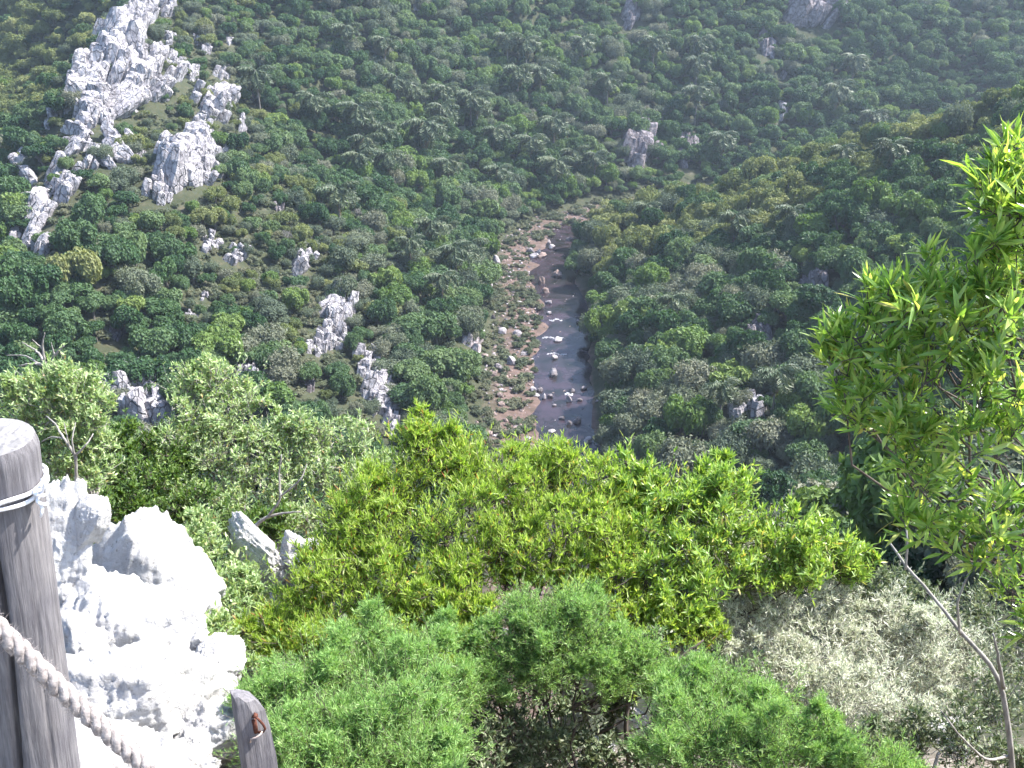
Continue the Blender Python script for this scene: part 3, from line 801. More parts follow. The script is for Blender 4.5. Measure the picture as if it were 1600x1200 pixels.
def scatter_stuff(name, label, pts, scl, rots, idx, sources):
    """one object of kind stuff: copies of the source meshes set on points"""
    me = bpy.data.meshes.new(name)
    me.vertices.add(len(pts)); me.vertices.foreach_set('co', np.asarray(pts, np.float32).ravel())
    for nm, ty, arr, key in (('scl', 'FLOAT_VECTOR', scl, 'vector'), ('rot', 'FLOAT_VECTOR', rots, 'vector'), ('idx', 'INT', idx, 'value')):
        a = me.attributes.new(nm, ty, 'POINT'); a.data.foreach_set(key, np.asarray(arr, np.float32 if ty != 'INT' else np.int32).ravel())
    o = obj(name, me); o['kind'] = 'stuff'; o['label'] = label
    ng = bpy.data.node_groups.new(name + '_nodes', 'GeometryNodeTree')
    ng.interface.new_socket('Geometry', in_out='INPUT', socket_type='NodeSocketGeometry')
    ng.interface.new_socket('Geometry', in_out='OUTPUT', socket_type='NodeSocketGeometry')
    gi = ng.nodes.new('NodeGroupInput'); go = ng.nodes.new('NodeGroupOutput')
    prev = None
    for j, src in enumerate(sources):
        oi = ng.nodes.new('GeometryNodeObjectInfo'); oi.inputs['Object'].default_value = src; oi.inputs['As Instance'].default_value = True
        cm = ng.nodes.new('FunctionNodeCompare'); cm.data_type = 'INT'; cm.operation = 'EQUAL'
        at = ng.nodes.new('GeometryNodeInputNamedAttribute'); at.data_type = 'INT'; at.inputs['Name'].default_value = 'idx'
        ng.links.new(at.outputs['Attribute'], cm.inputs[2]); cm.inputs[3].default_value = j
        ip = ng.nodes.new('GeometryNodeInstanceOnPoints')
        sc = ng.nodes.new('GeometryNodeInputNamedAttribute'); sc.data_type = 'FLOAT_VECTOR'; sc.inputs['Name'].default_value = 'scl'
        ro = ng.nodes.new('GeometryNodeInputNamedAttribute'); ro.data_type = 'FLOAT_VECTOR'; ro.inputs['Name'].default_value = 'rot'
        ng.links.new(gi.outputs[0], ip.inputs['Points']); ng.links.new(cm.outputs[0], ip.inputs['Selection'])
        ng.links.new(oi.outputs['Geometry'], ip.inputs['Instance'])
        ng.links.new(ro.outputs['Attribute'], ip.inputs['Rotation']); ng.links.new(sc.outputs['Attribute'], ip.inputs['Scale'])
        if prev is None:
            prev = ng.nodes.new('GeometryNodeJoinGeometry'); ng.links.new(prev.outputs[0], go.inputs[0])
        ng.links.new(ip.outputs[0], prev.inputs[0])
    md = o.modifiers.new('scatter', 'NODES'); md.node_group = ng
    return o

def first_with(me): return next(o for o in bpy.data.objects if o.data is me)
rest = ~solo
src = [first_with(CROWNS[k][j]) for k in range(5) for j in range(3)]
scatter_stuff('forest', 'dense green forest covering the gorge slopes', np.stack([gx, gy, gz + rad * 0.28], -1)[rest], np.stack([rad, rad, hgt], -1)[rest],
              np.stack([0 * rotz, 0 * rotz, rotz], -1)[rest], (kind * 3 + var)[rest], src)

# leafless grey trees here and there
BARE = []
for j in range(3):
    rs = np.random.default_rng(70 + j); G = Geo()
    def grow(p, d, L_, r_, lev):
        e = p + d * L_; G.tube(np.array([p, (p + e) / 2 + rs.normal(size=3) * L_ * 0.08, e]), [r_, r_ * 0.8, r_ * 0.6], 5 if lev < 2 else 3, cap=False)
        if lev < 4:
            for _ in range(4 if lev else 5): grow(p + (e - p) * rs.uniform(0.6, 1.0), norm(d + rs.normal(size=3) * 0.62 + np.array([0, 0, 0.15])), L_ * rs.uniform(0.55, 0.8), r_ * 0.55, lev + 1)
    grow(np.zeros(3), np.array([0, 0, 1.0]), 0.42, 0.05, 0)
    BARE.append(G.mesh('bare_limbs', M_BARK_PALE))
for (u, v, sz_) in [(450, 365, 30), (430, 345, 24), (1090, 470, 34), (1060, 455, 26), (480, 370, 26), (620, 150, 24), (1265, 445, 30), (960, 520, 28), (1180, 530, 30), (1235, 20, 26), (1100, 250, 24), (905, 150, 22), (1010, 170, 26), (985, 185, 26), (360, 470, 28), (1070, 640, 28), (560, 330, 24), (1130, 690, 30)]:
    q = cast(u, v + sz_ * 0.5); k = sz_ / F_PX * proj(q)[2]
    lab = f'grey leafless tree {tree_label(0, u, v, 0, 0, 3).split("tree ", 1)[1]}'
    r = empty('bare_tree', (q[0], q[1], q[2] - 0.2), lab, 'tree', lab.replace('tree', 'trees', 1))
    obj('limbs', BARE[int(u) % 3], r, (0, 0, 0), (0, 0, u), (k * 0.75,) * 3)

# low scrub between the trees and over the rocky ridge
m = 55000
qx = rng.uniform(-260, 260, m * 2); qy = rng.uniform(60, 560, m * 2)
qz = H(qx, qy); su, sv, sz = proj(np.stack([qx, qy, qz + 0.5], -1)); qd, qs = river_d(qx, qy)
rid = np.where(qx < -15, np.clip(np.exp(-(((su - 250) / 190) ** 2 + ((sv - 150) / 210) ** 2)) + np.exp(-(((su - 450) / 150) ** 2 + ((sv - 430) / 140) ** 2)), 0, 1), 0)
bk = (qs < 0) & (qd < 21) & (qd > 7.6)
o2 = (su > -150) & (su < 1750) & (sv > -60) & (sv < 900) & ((qd > 19) | (qs > 0) & (qd > 9) | bk)
o2 &= rng.random(len(qx)) < np.where(bk, 0.62, 0.30 + 0.7 * rid)
for f in np.linspace(0.15, 0.97, 30): o2 &= (qz + 2) * f > H(qx * f, qy * f) - 0.3
for (u, v, wpx, hpx, q) in OUTCROPS:
    o2 &= (np.hypot(qx - q[0], qy - q[1]) > wpx / F_PX * proj(q)[2] * 0.36) | (rng.random(len(qx)) < 0.12)
qx, qy, qz = qx[o2], qy[o2], qz[o2]; bk = bk[o2]; n2 = len(qx)
sr = np.where(bk, 0.4 + 1.9 * rng.random(n2) ** 2, 0.5 + 1.6 * rng.random(n2) ** 1.5)
sc_holder = empty('scrub_bush', (-56, 205, float(H(-56, 205))), 'low olive scrub bush on the open slope below the white crag', 'bush')
s_o = [obj('foliage', SCRUB[j], sc_holder, (j * 1.3, 0, -0.1), (0, 0, 0), (1.1, 1.1, 0.9)) for j in range(2)]
for o in s_o: o['kind'] = 'stuff'
scatter_stuff('undergrowth', 'low olive scrub between trees and rocks', np.stack([qx, qy, qz - 0.1], -1), np.stack([sr, sr, sr * rng.uniform(0.6, 1.0, n2)], -1),
              np.stack([np.zeros(n2), np.zeros(n2), rng.uniform(0, 6.28, n2)], -1), rng.integers(0, 2, n2), s_o)

# stones of the gravel bank
G = Geo(); rs = np.random.default_rng(5); chunk(G, (0, 0, 0), (1, 0.8, 0.6), rs, 1, 8, 0.1)
b_o = [tag(obj('bank_stone', G.mesh('bank_stone', M_R[c]), None, (p[0], p[1], float(H(p[0], p[1]))), (0, 0, c), (0.6, 0.6, 0.6)), f'{rcol[c]} stone at the edge of the gravel bank by the trees', 'stone')
       for c, p in zip((0, 1, 2), (cast(756, 610), cast(752, 560), cast(762, 660)))]
m = 5200
tq = rng.uniform(0.12, 0.72, m); bx = np.interp(tq, seg, RIVER[:, 0]); by = np.interp(tq, seg, RIVER[:, 1]); ofs = np.where(rng.random(m) < 0.16, rng.uniform(-8, 8, m), rng.uniform(-20, -6.5, m))
gxx = np.interp(tq, tt, nxr); gyy = np.interp(tq, tt, nyr)
bx = bx + gxx * ofs; by = by + gyy * ofs; bd, bs = river_d(bx, by)
o3 = (bd < 20) & (by < 380) & ~((bd < 8) & (rng.random(m) < 0.35)); bx, by, bd = bx[o3], by[o3], bd[o3]
br = 0.12 + 0.75 * rng.random(len(bx)) ** 3; br = np.where(bd < 7, br * 0.6, br)
scatter_stuff('gravel', 'pinkish grey stones strewn over the river bank', np.stack([bx, by, np.maximum(H(bx, by), FLOOR - 0.35)], -1), np.stack([br, br, br], -1),
              rng.uniform(0, 6.28, (len(bx), 3)) * np.array([0.05, 0.05, 1]), rng.choice([0, 1, 2, 2], len(bx)), b_o)

# foam of the rapids
fm, fn, fo = new_mat('white_water')
fp = N(fn, 'ShaderNodeBsdfPrincipled', Roughness=0.6); fp.inputs['Base Color'].default_value = (0.5, 0.5, 0.53, 1); fn.links.new(fp.outputs[0], fo.inputs[0])
for (u, v, wp, lab) in [(864, 528, 34, 'white foam of the larger rapid in the river'), (870, 553, 30, 'white foam of the lower rapid between river rocks'), (889, 616, 12, 'small white foam patch among near river rocks'), (868, 500, 20, 'thin foam line above the larger rapid')]:
    d_u = ray(u, v); q = d_u * ((FLOOR - 0.26) / d_u[2]); ds = proj(q)[2]; G = Geo()
    a = wp / F_PX * ds
    for k in range(70):
        t_ = rng.uniform(-0.5, 0.5); G_c = np.array([t_ * a, 0.5 * math.sin(t_ * 7 + u) + rng.normal() * 0.28, 0])
        chunk(G, G_c, (rng.uniform(0.08, 0.32), rng.uniform(0.05, 0.13), rng.uniform(0.02, 0.05)), np.random.default_rng(k + u), 1, 6, 0.2, (0, 0, rng.normal() * 0.4))
    o = obj('foam', G.mesh('foam', fm, True), None, tuple(q)); o['kind'] = 'stuff'; o['label'] = lab

# ------------------------------------------------------------------ palms
def frond_mesh(name, seed, mat, droop):
    rs = np.random.default_rng(seed); G = Geo()
    s = np.linspace(0, 1, 12)
    px = 2.9 * s * (1 - 0.12 * s); pz_ = 1.25 * s - droop * s ** 2.2
    sp_ = np.stack([px, 0 * s, pz_], -1)
    G.tube(sp_, np.linspace(0.055, 0.012, 12), 4, a=0.4)
    n = 46
    t = np.repeat(np.linspace(0.12, 1.0, n), 2); sg = np.tile([1, -1], n)
    B = np.stack([np.interp(t, s, px), 0 * t, np.interp(t, s, pz_)], -1)
    L = 0.85 * np.sin(np.clip(t, 0.12, 0.97) * 3.0) ** 0.6 + 0.15
    D = np.stack([0.45 + 0 * t, sg * 0.75, -0.55 - 0.3 * t + rs.normal(size=len(t)) * 0.2], -1)
    G.leaves(B, D, L, 0.055, 0.2, 0.35, rs.random(len(t)))
    return G.mesh(name, mat)
FR = [frond_mesh('frond_a', 1, G_PALM, 1.7), frond_mesh('frond_b', 2, G_PALM, 2.6), frond_mesh('frond_c', 3, G_PALM, 1.5)]
FDRY = frond_mesh('frond_dry', 4, G_PALM_DRY, 4.4)
def palm_trunk(seed):
    rs = np.random.default_rng(seed); z = np.linspace(-0.6, 1, 9); b = rs.normal(size=2) * 0.03
    G = Geo(); G.tube(np.stack([b[0] * z ** 2, b[1] * z ** 2, z], -1), np.linspace(0.022, 0.015, 9), 7)
    return G.mesh('palm_trunk', M_PALM_BARK)
PT = [palm_trunk(j) for j in range(3)]
PALMS = [(560, 165, 60, 1), (663, 190, 62, 1), (595, 195, 44, 0), (570, 215, 50, 0), (605, 240, 46, 0), (620, 120, 46, 0), (650, 135, 40, 0), (695, 135, 44, 0), (690, 165, 50, 0),
         (745, 150, 46, 0), (735, 145, 44, 0), (793, 55, 40, 0), (822, 62, 44, 0), (810, 105, 46, 0), (845, 105, 40, 0), (866, 185, 50, 0), (775, 200, 40, 1), (830, 215, 44, 0),
         (780, 262, 40, 2), (870, 250, 50, 0), (930, 240, 40, 0), (896, 235, 40, 0), (527, 295, 54, 0), (675, 345, 48, 1), (712, 388, 52, 0), (735, 378, 46, 0), (690, 430, 46, 0),
         (640, 375, 40, 0), (700, 350, 30, 0), (1022, 60, 44, 0), (1095, 60, 40, 0), (1090, 135, 46, 0), (1090, 90, 40, 0), (1310, 135, 50, 0), (1337, 88, 46, 0), (1365, 175, 44, 0),
         (1240, 325, 50, 0), (1395, 225, 54, 0), (1318, 230, 40, 0), (1150, 335, 50, 0), (1050, 465, 46, 0), (1215, 580, 56, 0), (1130, 600, 50, 0), (400, 110, 50, 0), (1130, 210, 44, 0), (490, 150, 50, 0), (560, 240, 46, 0),
         (950, 120, 40, 0), (910, 60, 40, 0), (1010, 320, 40, 0), (700, 250, 44, 0), (540, 40, 40, 0), (600, 60, 40, 0)]
def palm_place(u, v):
    return ('high on the far hillside' if v < 90 and u > 480 else 'beside the white rock streak right of the crag' if u < 430 else 'on the spur right of the river' if u > 1030 and v > 215
            else 'on the far hillside right of the river bend' if u > 980 else 'above the river bend' if u > 760 else 'low on the slope beside the gravel bank' if v > 330 else 'amid the trees left of the river')
for i, (u, v, sz_, dry) in enumerate(PALMS):
    rs = np.random.default_rng(i + 500)
    q0 = cast(u, v + sz_ * 0.95)
    ds = proj(q0)[2]; s = sz_ / F_PX * ds / 4.6
    # the crown sits on the sight line; the trunk goes down to the slope beneath it
    top = P(u, v, q0[1] - 7.0); gzz = float(H(top[0], top[1])); ht = max(top[2] - gzz, 5.0)
    look = ['drooping grey green palm', 'palm with brown hanging fronds', 'yellow flowering palm'][dry]
    if sz_ >= 54: look = 'tall ' + look
    elif sz_ <= 40: look = 'small ' + look
    lab = f'{look} {palm_place(u, v)}'
    r = empty('palm_tree', (top[0], top[1], gzz), lab, 'palm', lab.replace('palm ', 'palms ', 1))
    obj('trunk', PT[i % 3], r, (0, 0, 0), (0, 0, rs.uniform(0, 6)), (s * 7, s * 7, ht))
    nf = 15
    for k in range(nf):
        a = k * 2.4 + rs.uniform(-0.2, 0.2)
        tilt = [-0.15, 0.12, 0.45, 0.85][k % 4] + rs.normal() * 0.1
        obj('frond', FR[2] if k % 4 == 0 else FR[k % 2], r, (0, 0, ht), (rs.normal() * 0.15, tilt, a), (s * rs.uniform(0.85, 1.1),) * 3)
    for k in range(3 if dry == 1 else 1):
        obj('dry_frond', FDRY, r, (0, 0, ht - 0.1), (0, 0.75, rs.uniform(3.6, 5.8)), (s * 0.8,) * 3)

# FOREGROUND
# ------------------------------------------------------------------ foreground boulders
def near_rock(u, v, wpx, hpx, y, label, tilt=0.0, point=0.0, parts=1, mat=None, seed=0, depth=0.8, yaw=0.2):
    c = P(u, v, y); ds = proj(c)[2]
    a = wpx / F_PX * ds * 0.60; h = hpx / F_PX * ds * 0.68
    rs = np.random.default_rng(seed + int(u + 3 * v)); G = Geo()
    J = np.array(Matrix.Rotation(tilt, 3, 'Y') @ Matrix.Rotation(-0.3, 3, 'X') @ Matrix.Rotation(yaw, 3, 'Z')).T
    J = J[[2, 0, 1]]
    chunk(G, (0, 0, 0), (a, a * depth, h), rs, 6, 26, 0.07, (-0.25, tilt, yaw), 1.5, point, 0.13)
    for k in range(parts - 1):
        q = rs.normal(size=3) * np.array([a * 0.45, a * 0.3, h * 0.35])
        chunk(G, q, np.array([a, a * depth, h]) * rs.uniform(0.35, 0.6), rs, 5, 20, 0.08, (rs.normal() * 0.4, tilt + rs.normal() * 0.3, yaw + rs.normal()), 1.6, point, 0.13)
    return tag(obj('limestone_boulder', G.mesh('limestone_boulder', mat or M_ROCK_NEAR, True), None, tuple(c)), label, 'boulder', 'white boulders below the lookout')

near_rock(98, 860, 120, 190, 3.7, 'rounded white boulder directly behind the wooden post', 0.1, 0.0, 2)
near_rock(232, 910, 200, 260, 4.2, 'peaked white boulder rising highest among the near rocks', 0.15, 0.45, 3, depth=0.7)
near_rock(170, 1010, 260, 220, 3.5, 'broad bright boulder in the middle of the white rock heap', -0.2, 0.0, 3)
near_rock(205, 1115, 300, 200, 2.9, 'largest smooth white boulder behind the rope', -0.1, 0.0, 2, depth=0.9)
near_rock(120, 1230, 260, 180, 2.45, 'white boulder under the rope at the lower picture edge', 0.0, 0.0, 2)
near_rock(300, 965, 90, 110, 4.0, 'greyish hollowed boulder right of the broad bright boulder', 0.5, 0.1, 4)
near_rock(150, 940, 90, 70, 3.75, 'narrow tilted slab wedged between two white boulders', -0.7, 0.0, 2)
near_rock(285, 1075, 110, 110, 3.0, 'angular white block right of the largest smooth boulder', 0.4, 0.1, 3)
near_rock(318, 1150, 130, 120, 2.8, 'angular white boulder left of the pointed stake', 0.3, 0.1, 3)
near_rock(250, 1235, 160, 120, 2.5, 'white block at the lower picture edge right of the rope', -0.2, 0.0, 2)
near_rock(340, 1035, 90, 90, 3.3, 'small white boulder behind the pointed stake', 0.2, 0.0, 3)
near_rock(404, 868, 74, 100, 5.0, 'leaning white slab between light shrub and lime bush', -0.75, 0.0, 1, depth=0.6)
near_rock(470, 884, 90, 80, 5.2, 'low pinkish white boulder beside the leaning slab', 0.3, 0.0, 3)
near_rock(268, 850, 60, 70, 4.7, 'small grey topped rock right of the peaked boulder', 0.2, 0.2, 2)
near_rock(915, 1060, 100, 110, 4.6, 'pale grey boulder seen under the lime green bush', 0.2, 0.1, 4)
near_rock(985, 1130, 70, 60, 4.3, 'white stone among dry litter under dark branches', 0.1, 0.0, 3)
near_rock(1035, 1165, 44, 50, 4.0, 'small white stone touching the feathery bush', 0.4, 0.0, 2)
near_rock(935, 1180, 60, 44, 4.0, 'pinkish stone under the dark forked branches', 0.2, 0.0, 2)
near_rock(1080, 1020, 40, 60, 4.3, 'small bright stone at the fork of dark branches', -0.3, 0.0, 2)
near_rock(1485, 1145, 110, 36, 4.1, 'grey flat slab in the pale dry shrub', 0.15, 0.0, 1)
near_rock(1290, 1085, 60, 40, 4.4, 'whitish stone half covered by the pale dry shrub', 0.15, 0.0, 1)

# ------------------------------------------------------------------ foreground shrubs
LM = dict(
    lime=leaf_mat('leaf_lime', [(0.0, (0.170, 0.265, 0.042)), (0.5, (0.320, 0.435, 0.090)), (0.96, (0.490, 0.570, 0.180)), (0.985, (0.46, 0.30, 0.09)), (1.0, (0.45, 0.16, 0.07))], 0.55, 0.40, 0.5, 0, (1.05, 1.15, 0.5)),
    lime2=leaf_mat('leaf_lime_broad', [(0.0, (0.140, 0.260, 0.050)), (0.5, (0.260, 0.410, 0.095)), (0.96, (0.450, 0.560, 0.190)), (1.0, (0.50, 0.38, 0.15))], 0.48, 0.35, 0.6, 0, (1.15, 1.1, 0.45)),
    feather=leaf_mat('leaf_feathery', [(0.0, (0.150, 0.280, 0.085)), (0.6, (0.280, 0.470, 0.150)), (1.0, (0.460, 0.600, 0.260))], 0.42, 0.5, 0.3, 0, (1.1, 1.1, 0.6)),
    pale=leaf_mat('leaf_pale_dry', [(0.0, (0.24, 0.30, 0.18)), (0.40, (0.56, 0.59, 0.46)), (1.0, (0.80, 0.78, 0.68))], 0.42, 0.6, 0.3, 0, (1.0, 1.0, 0.85)),
    soft=leaf_mat('leaf_soft_green', [(0.0, (0.185, 0.290, 0.115)), (0.5, (0.345, 0.460, 0.215)), (0.96, (0.540, 0.620, 0.360)), (1.0, (0.46, 0.30, 0.16))], 0.45, 0.45, 0.4, 0, (1.1, 1.1, 0.6)),
    deep=leaf_mat('leaf_deep', [(0.0, (0.060, 0.125, 0.030)), (0.6, (0.125, 0.210, 0.048)), (1.0, (0.200, 0.280, 0.080))], 0.42, 0.4, 0.5, 0, (1.1, 1.1, 0.5)),
    shade=leaf_mat('leaf_grey_green', [(0.0, (0.080, 0.120, 0.060)), (0.6, (0.155, 0.200, 0.110)), (1.0, (0.30, 0.32, 0.21))], 0.36, 0.5, 0.35, 0, (1.05, 1.05, 0.7)),
    glossy=leaf_mat('leaf_glossy', [(0.0, (0.120, 0.245, 0.060)), (0.5, (0.260, 0.420, 0.105)), (0.95, (0.470, 0.580, 0.200)), (1.0, (0.50, 0.44, 0.18))], 0.58, 0.27, 0.8, 0, (1.15, 1.1, 0.45)),
)

def wander(a, b, rs, n=6, amt=0.08):
    a = np.asarray(a, float); b = np.asarray(b, float); L = np.linalg.norm(b - a)
    t = np.linspace(0, 1, n)[:, None]
    o = np.cumsum(rs.normal(size=(n, 3)), 0); o -= o[:1]; o = o - t * o[-1:]
    sag = np.array([0, 0, 1.0]) * (np.sin(t * math.pi) * -0.10 * L)
    return a + (b - a) * t + o * amt * L / math.sqrt(n) + sag

def clump_px(c):
    cc = P(c[0], c[1], c[2]); return cc, c[3] / F_PX * proj(cc)[2] * 1.12

def shrub(name, label, base, clumps, mat, bark, L, W, twigs=45, per=12, style='leaf', up=0.5, stem_r=0.014, seed=1, cat='shrub', hubs=4, squash=0.85, spread=0.55, solo=0, fold=0.25, group=None, start=0.3):
    rs = np.random.default_rng(seed)
    base = np.asarray(base, float); base[2] = min(base[2], float(H(base[0], base[1]))) if base[1] < 12 else base[2]
    root = empty(name, tuple(base), label, cat, group)
    CS = [clump_px(c) for c in clumps]
    cen = np.array([c for c, _ in CS])
    SG = Geo(); TG = Geo(); LG = Geo()
    # a few main limbs, each clump hangs on the nearest
    hub = cen[rs.choice(len(cen), min(hubs, len(cen)), replace=False)]
    hub = base + (hub - base) * rs.uniform(0.45, 0.6, (len(hub), 1))
    for h in hub:
        SG.tube(wander(base + rs.normal(size=3) * 0.02, h, rs, 7, 0.10), np.linspace(stem_r, stem_r * 0.62, 7), 6)
    leafB, leafD = [], []
    sat = []
    for c, r in CS:                               # stray shoots round each clump keep the outline uneven
        for _ in range(3): sat.append((c + norm(rs.normal(size=3) + np.array([0, 0, 0.5])) * r * rs.uniform(0.8, 1.2), r * rs.uniform(0.25, 0.5)))
    for ci, (c, r) in enumerate(CS + sat):
        if ci < len(CS):
            h = hub[np.argmin(np.linalg.norm(hub - c, axis=1))]
            SG.tube(wander(h, c - np.array([0, 0, r * 0.3]), rs, 6, 0.12), np.linspace(stem_r * 0.6, stem_r * 0.22, 6), 5)
        else:
            h = CS[(ci - len(CS)) // 3][0]
            SG.tube(wander(h, c, rs, 4, 0.10), np.linspace(stem_r * 0.22, stem_r * 0.12, 4), 4)
        nt_ = twigs if ci < len(CS) else max(4, int(twigs * 0.2))
        d = norm(rs.normal(size=(nt_, 3)) + np.array([0, 0, up * 0.8]))
        s0 = c + rs.normal(size=(nt_, 3)) * r * 0.25 - np.array([0, 0, r * 0.25])
        reach = np.where(rs.random((nt_, 1)) > 0.16, rs.uniform(0.4, 1.08, (nt_, 1)), rs.uniform(1.08, 1.75, (nt_, 1)))
        e = c + d * r * reach * np.array([1, 1, squash]) + np.array([0, 0, r * 0.1])
        Lt = np.linalg.norm(e - s0, axis=1)[:, None, None]; tl_ = np.linspace(0, 1, 4)[None, :, None]
        jit = rs.normal(size=(nt_, 4, 3)) * np.array([0, 1, 1, 0])[None, :, None]
        p = s0[:, None] + (e - s0)[:, None] * tl_ + jit * 0.06 * Lt - np.array([0, 0, 1.0]) * np.sin(tl_ * math.pi) * 0.10 * Lt
        td = norm(e - s0)
        x1 = norm(np.cross(td, rs.normal(size=(nt_, 3)))); x2 = np.cross(td, x1)
        an_ = np.arange(3) * 2 * math.pi / 3; rad_ = np.linspace(stem_r * 0.16, stem_r * 0.08, 4)
        ring_ = x1[:, None, None] * np.cos(an_)[None, None, :, None] + x2[:, None, None] * np.sin(an_)[None, None, :, None]
        TV = (p[:, :, None] + ring_ * rad_[None, :, None, None]).reshape(-1, 3)
        q_ = np.array([[i * 3 + j, i * 3 + (j + 1) % 3, i * 3 + 3 + (j + 1) % 3, i * 3 + 3 + j] for i in range(3) for j in range(3)])
        TG.add(TV, None, (np.arange(nt_)[:, None, None] * 12 + q_[None]).reshape(-1, 4))
        t = rs.uniform(start, 1.0, (nt_, per)) ** 0.8 * 2.9999
        k0 = t.astype(int); fr_ = (t - k0)[..., None]; rows = np.arange(nt_)[:, None]
        leafB.append((p[rows, k0] * (1 - fr_) + p[rows, k0 + 1] * fr_).reshape(-1, 3))
        leafD.append((td[:, None] * 0.55 + rs.normal(size=(nt_, per, 3)) * spread + np.array([0, 0, up])).reshape(-1, 3))
    obj('stem', SG.mesh('stem', bark, True, base), root)
    o = obj('twigs', TG.mesh('twigs', bark, False, base), root); o['kind'] = 'stuff'
    B = np.concatenate(leafB); D = np.concatenate(leafD); n = len(B)
    if style == 'needle':
        LG.blades(B, D, L * rs.uniform(0.6, 1.2, n), W)
    else:
        up_n = np.array([0.25, -0.15, 1.0]) + rs.normal(size=(n, 3)) * 0.7
        lens = L * rs.uniform(0.45, 1.2, n); wid = W * rs.uniform(0.7, 1.2, n)
        if solo:                                  # the leaves that show largest are objects of their own
            u_, v_, z_ = proj(B)
            inside = (u_ > 10) & (u_ < 1590) & (v_ > 10) & (v_ < 1190)
            sc = np.where(inside, lens / z_ + 0.02 * (D[:, 2] > 0) - 0.012 * B[:, 1], -9)
            pick = np.argsort(-sc)[:solo]
            pm = np.zeros(n, bool); pm[pick] = True
            protos = []
            for j in range(6):
                g1 = Geo(); g1.leaves(np.zeros((1, 3)), np.array([[1.0, 0, 0]]), 1.0, 0.088, fold, 0.12 + 0.05 * j, np.array([0.15 + 0.16 * j]), np.array([[0, 0, 1.0]]))
                protos.append(g1.mesh('leaf', mat, False))
            for i in pick:
                dx = Vector(norm(D[i])); zz = Vector(up_n[i]); yv = zz.cross(dx).normalized(); zz = dx.cross(yv)
                mt = Matrix((dx, yv, zz)).transposed().to_4x4()
                lf = obj('leaf', protos[i % 6], root)
                lf.matrix_local = Matrix.Translation(Vector(B[i] - base)) @ mt @ Matrix.Diagonal((lens[i], lens[i], lens[i], 1))
            B, D, lens, wid, up_n = B[~pm], D[~pm], lens[~pm], wid[~pm], up_n[~pm]
        LG.leaves(B, D, lens, wid, fold, 0.15, None, up_n)
    o = obj('foliage', LG.mesh('foliage', mat, False, base), root); o['kind'] = 'stuff'
    return root

def gbase(u, v, y):
    p = P(u, v, y); return (p[0], p[1], float(H(p[0], p[1])))

# the lime green bush in the middle
shrub('lime_bush', 'lime green fine leaved bush in the middle of the foreground', gbase(830, 1100, 4.4),
      [(560, 810, 4.9, 58), (630, 760, 5.1, 62), (690, 735, 5.2, 58), (770, 770, 5.0, 66), (860, 765, 5.1, 64), (650, 690, 5.3, 34), (720, 715, 5.3, 40), (880, 735, 5.2, 44), (940, 800, 4.9, 62), (520, 870, 4.7, 52),
       (600, 860, 4.6, 66), (690, 830, 4.6, 66), (780, 850, 4.5, 60), (870, 850, 4.6, 66), (960, 880, 4.5, 60), (560, 940, 4.3, 64), (470, 950, 4.4, 54), (640, 930, 4.2, 60), (720, 900, 4.3, 50),
       (500, 1010, 4.0, 58), (590, 1010, 4.0, 55), (430, 985, 4.2, 40), (920, 940, 4.3, 52), (1000, 960, 4.3, 50), (820, 800, 4.8, 60), (740, 960, 4.1, 40), (540, 1060, 3.9, 45), (690, 985, 4.1, 45), (800, 900, 4.5, 46), (610, 800, 5.0, 55), (740, 740, 5.2, 44), (830, 730, 5.2, 40), (560, 880, 4.6, 55), (880, 910, 4.5, 50), (950, 840, 4.7, 55), (1000, 800, 5.0, 50), (450, 1010, 4.1, 46), (630, 980, 4.1, 50), (740, 1010, 3.7, 34), (690, 1050, 3.5, 30), (1000, 1010, 4.1, 36), (1050, 985, 4.2, 40), (980, 1060, 3.8, 26), (880, 1000, 3.9, 36), (1090, 990, 4.3, 40)],
      LM['lime'], M_BARK_DARK, 0.050, 0.0034, 72, 25, up=0.95, stem_r=0.018, seed=11, hubs=8)
shrub('broad_lime_bush', 'lime bush with broader pale edged leaves beside the fine leaved one', gbase(1090, 1080, 4.7),
      [(1010, 790, 5.0, 54), (1070, 790, 5.0, 58), (1130, 795, 5.0, 54), (1050, 850, 4.7, 60), (1130, 850, 4.7, 60), (1200, 845, 4.8, 52), (1255, 860, 4.8, 48), (1310, 865, 4.9, 40), (1020, 900, 4.5, 50), (1090, 905, 4.5, 54),
       (1170, 900, 4.6, 50), (1240, 905, 4.7, 44), (980, 850, 4.8, 50), (1060, 960, 4.3, 46), (1330, 890, 4.9, 30), (1000, 750, 5.1, 40), (1130, 765, 5.1, 36), (980, 800, 5.0, 46), (1100, 780, 5.0, 44)],
      LM['lime2'], M_BARK_DARK, 0.060, 0.0056, 54, 16, up=0.75, stem_r=0.016, seed=12, hubs=6)
# darker growth below and behind them
shrub('shaded_bush', 'dim grey green bush under the lime green bush', gbase(780, 1200, 3.7),
      [(760, 1050, 3.8, 60), (840, 1060, 3.9, 55), (720, 1120, 3.5, 60), (800, 1130, 3.6, 60), (880, 1150, 3.7, 50), (760, 1190, 3.3, 60), (850, 1200, 3.4, 55), (660, 1060, 3.8, 50), (930, 1190, 3.6, 40), (900, 1010, 4.2, 45), (1000, 1010, 4.1, 46), (1050, 1050, 4.0, 44), (960, 1100, 4.0, 34), (1060, 1100, 3.8, 34), (1010, 1190, 3.5, 30)],
      LM['shade'], M_BARK_DARK, 0.036, 0.0052, 70, 13, up=0.35, stem_r=0.013, seed=13, hubs=6)
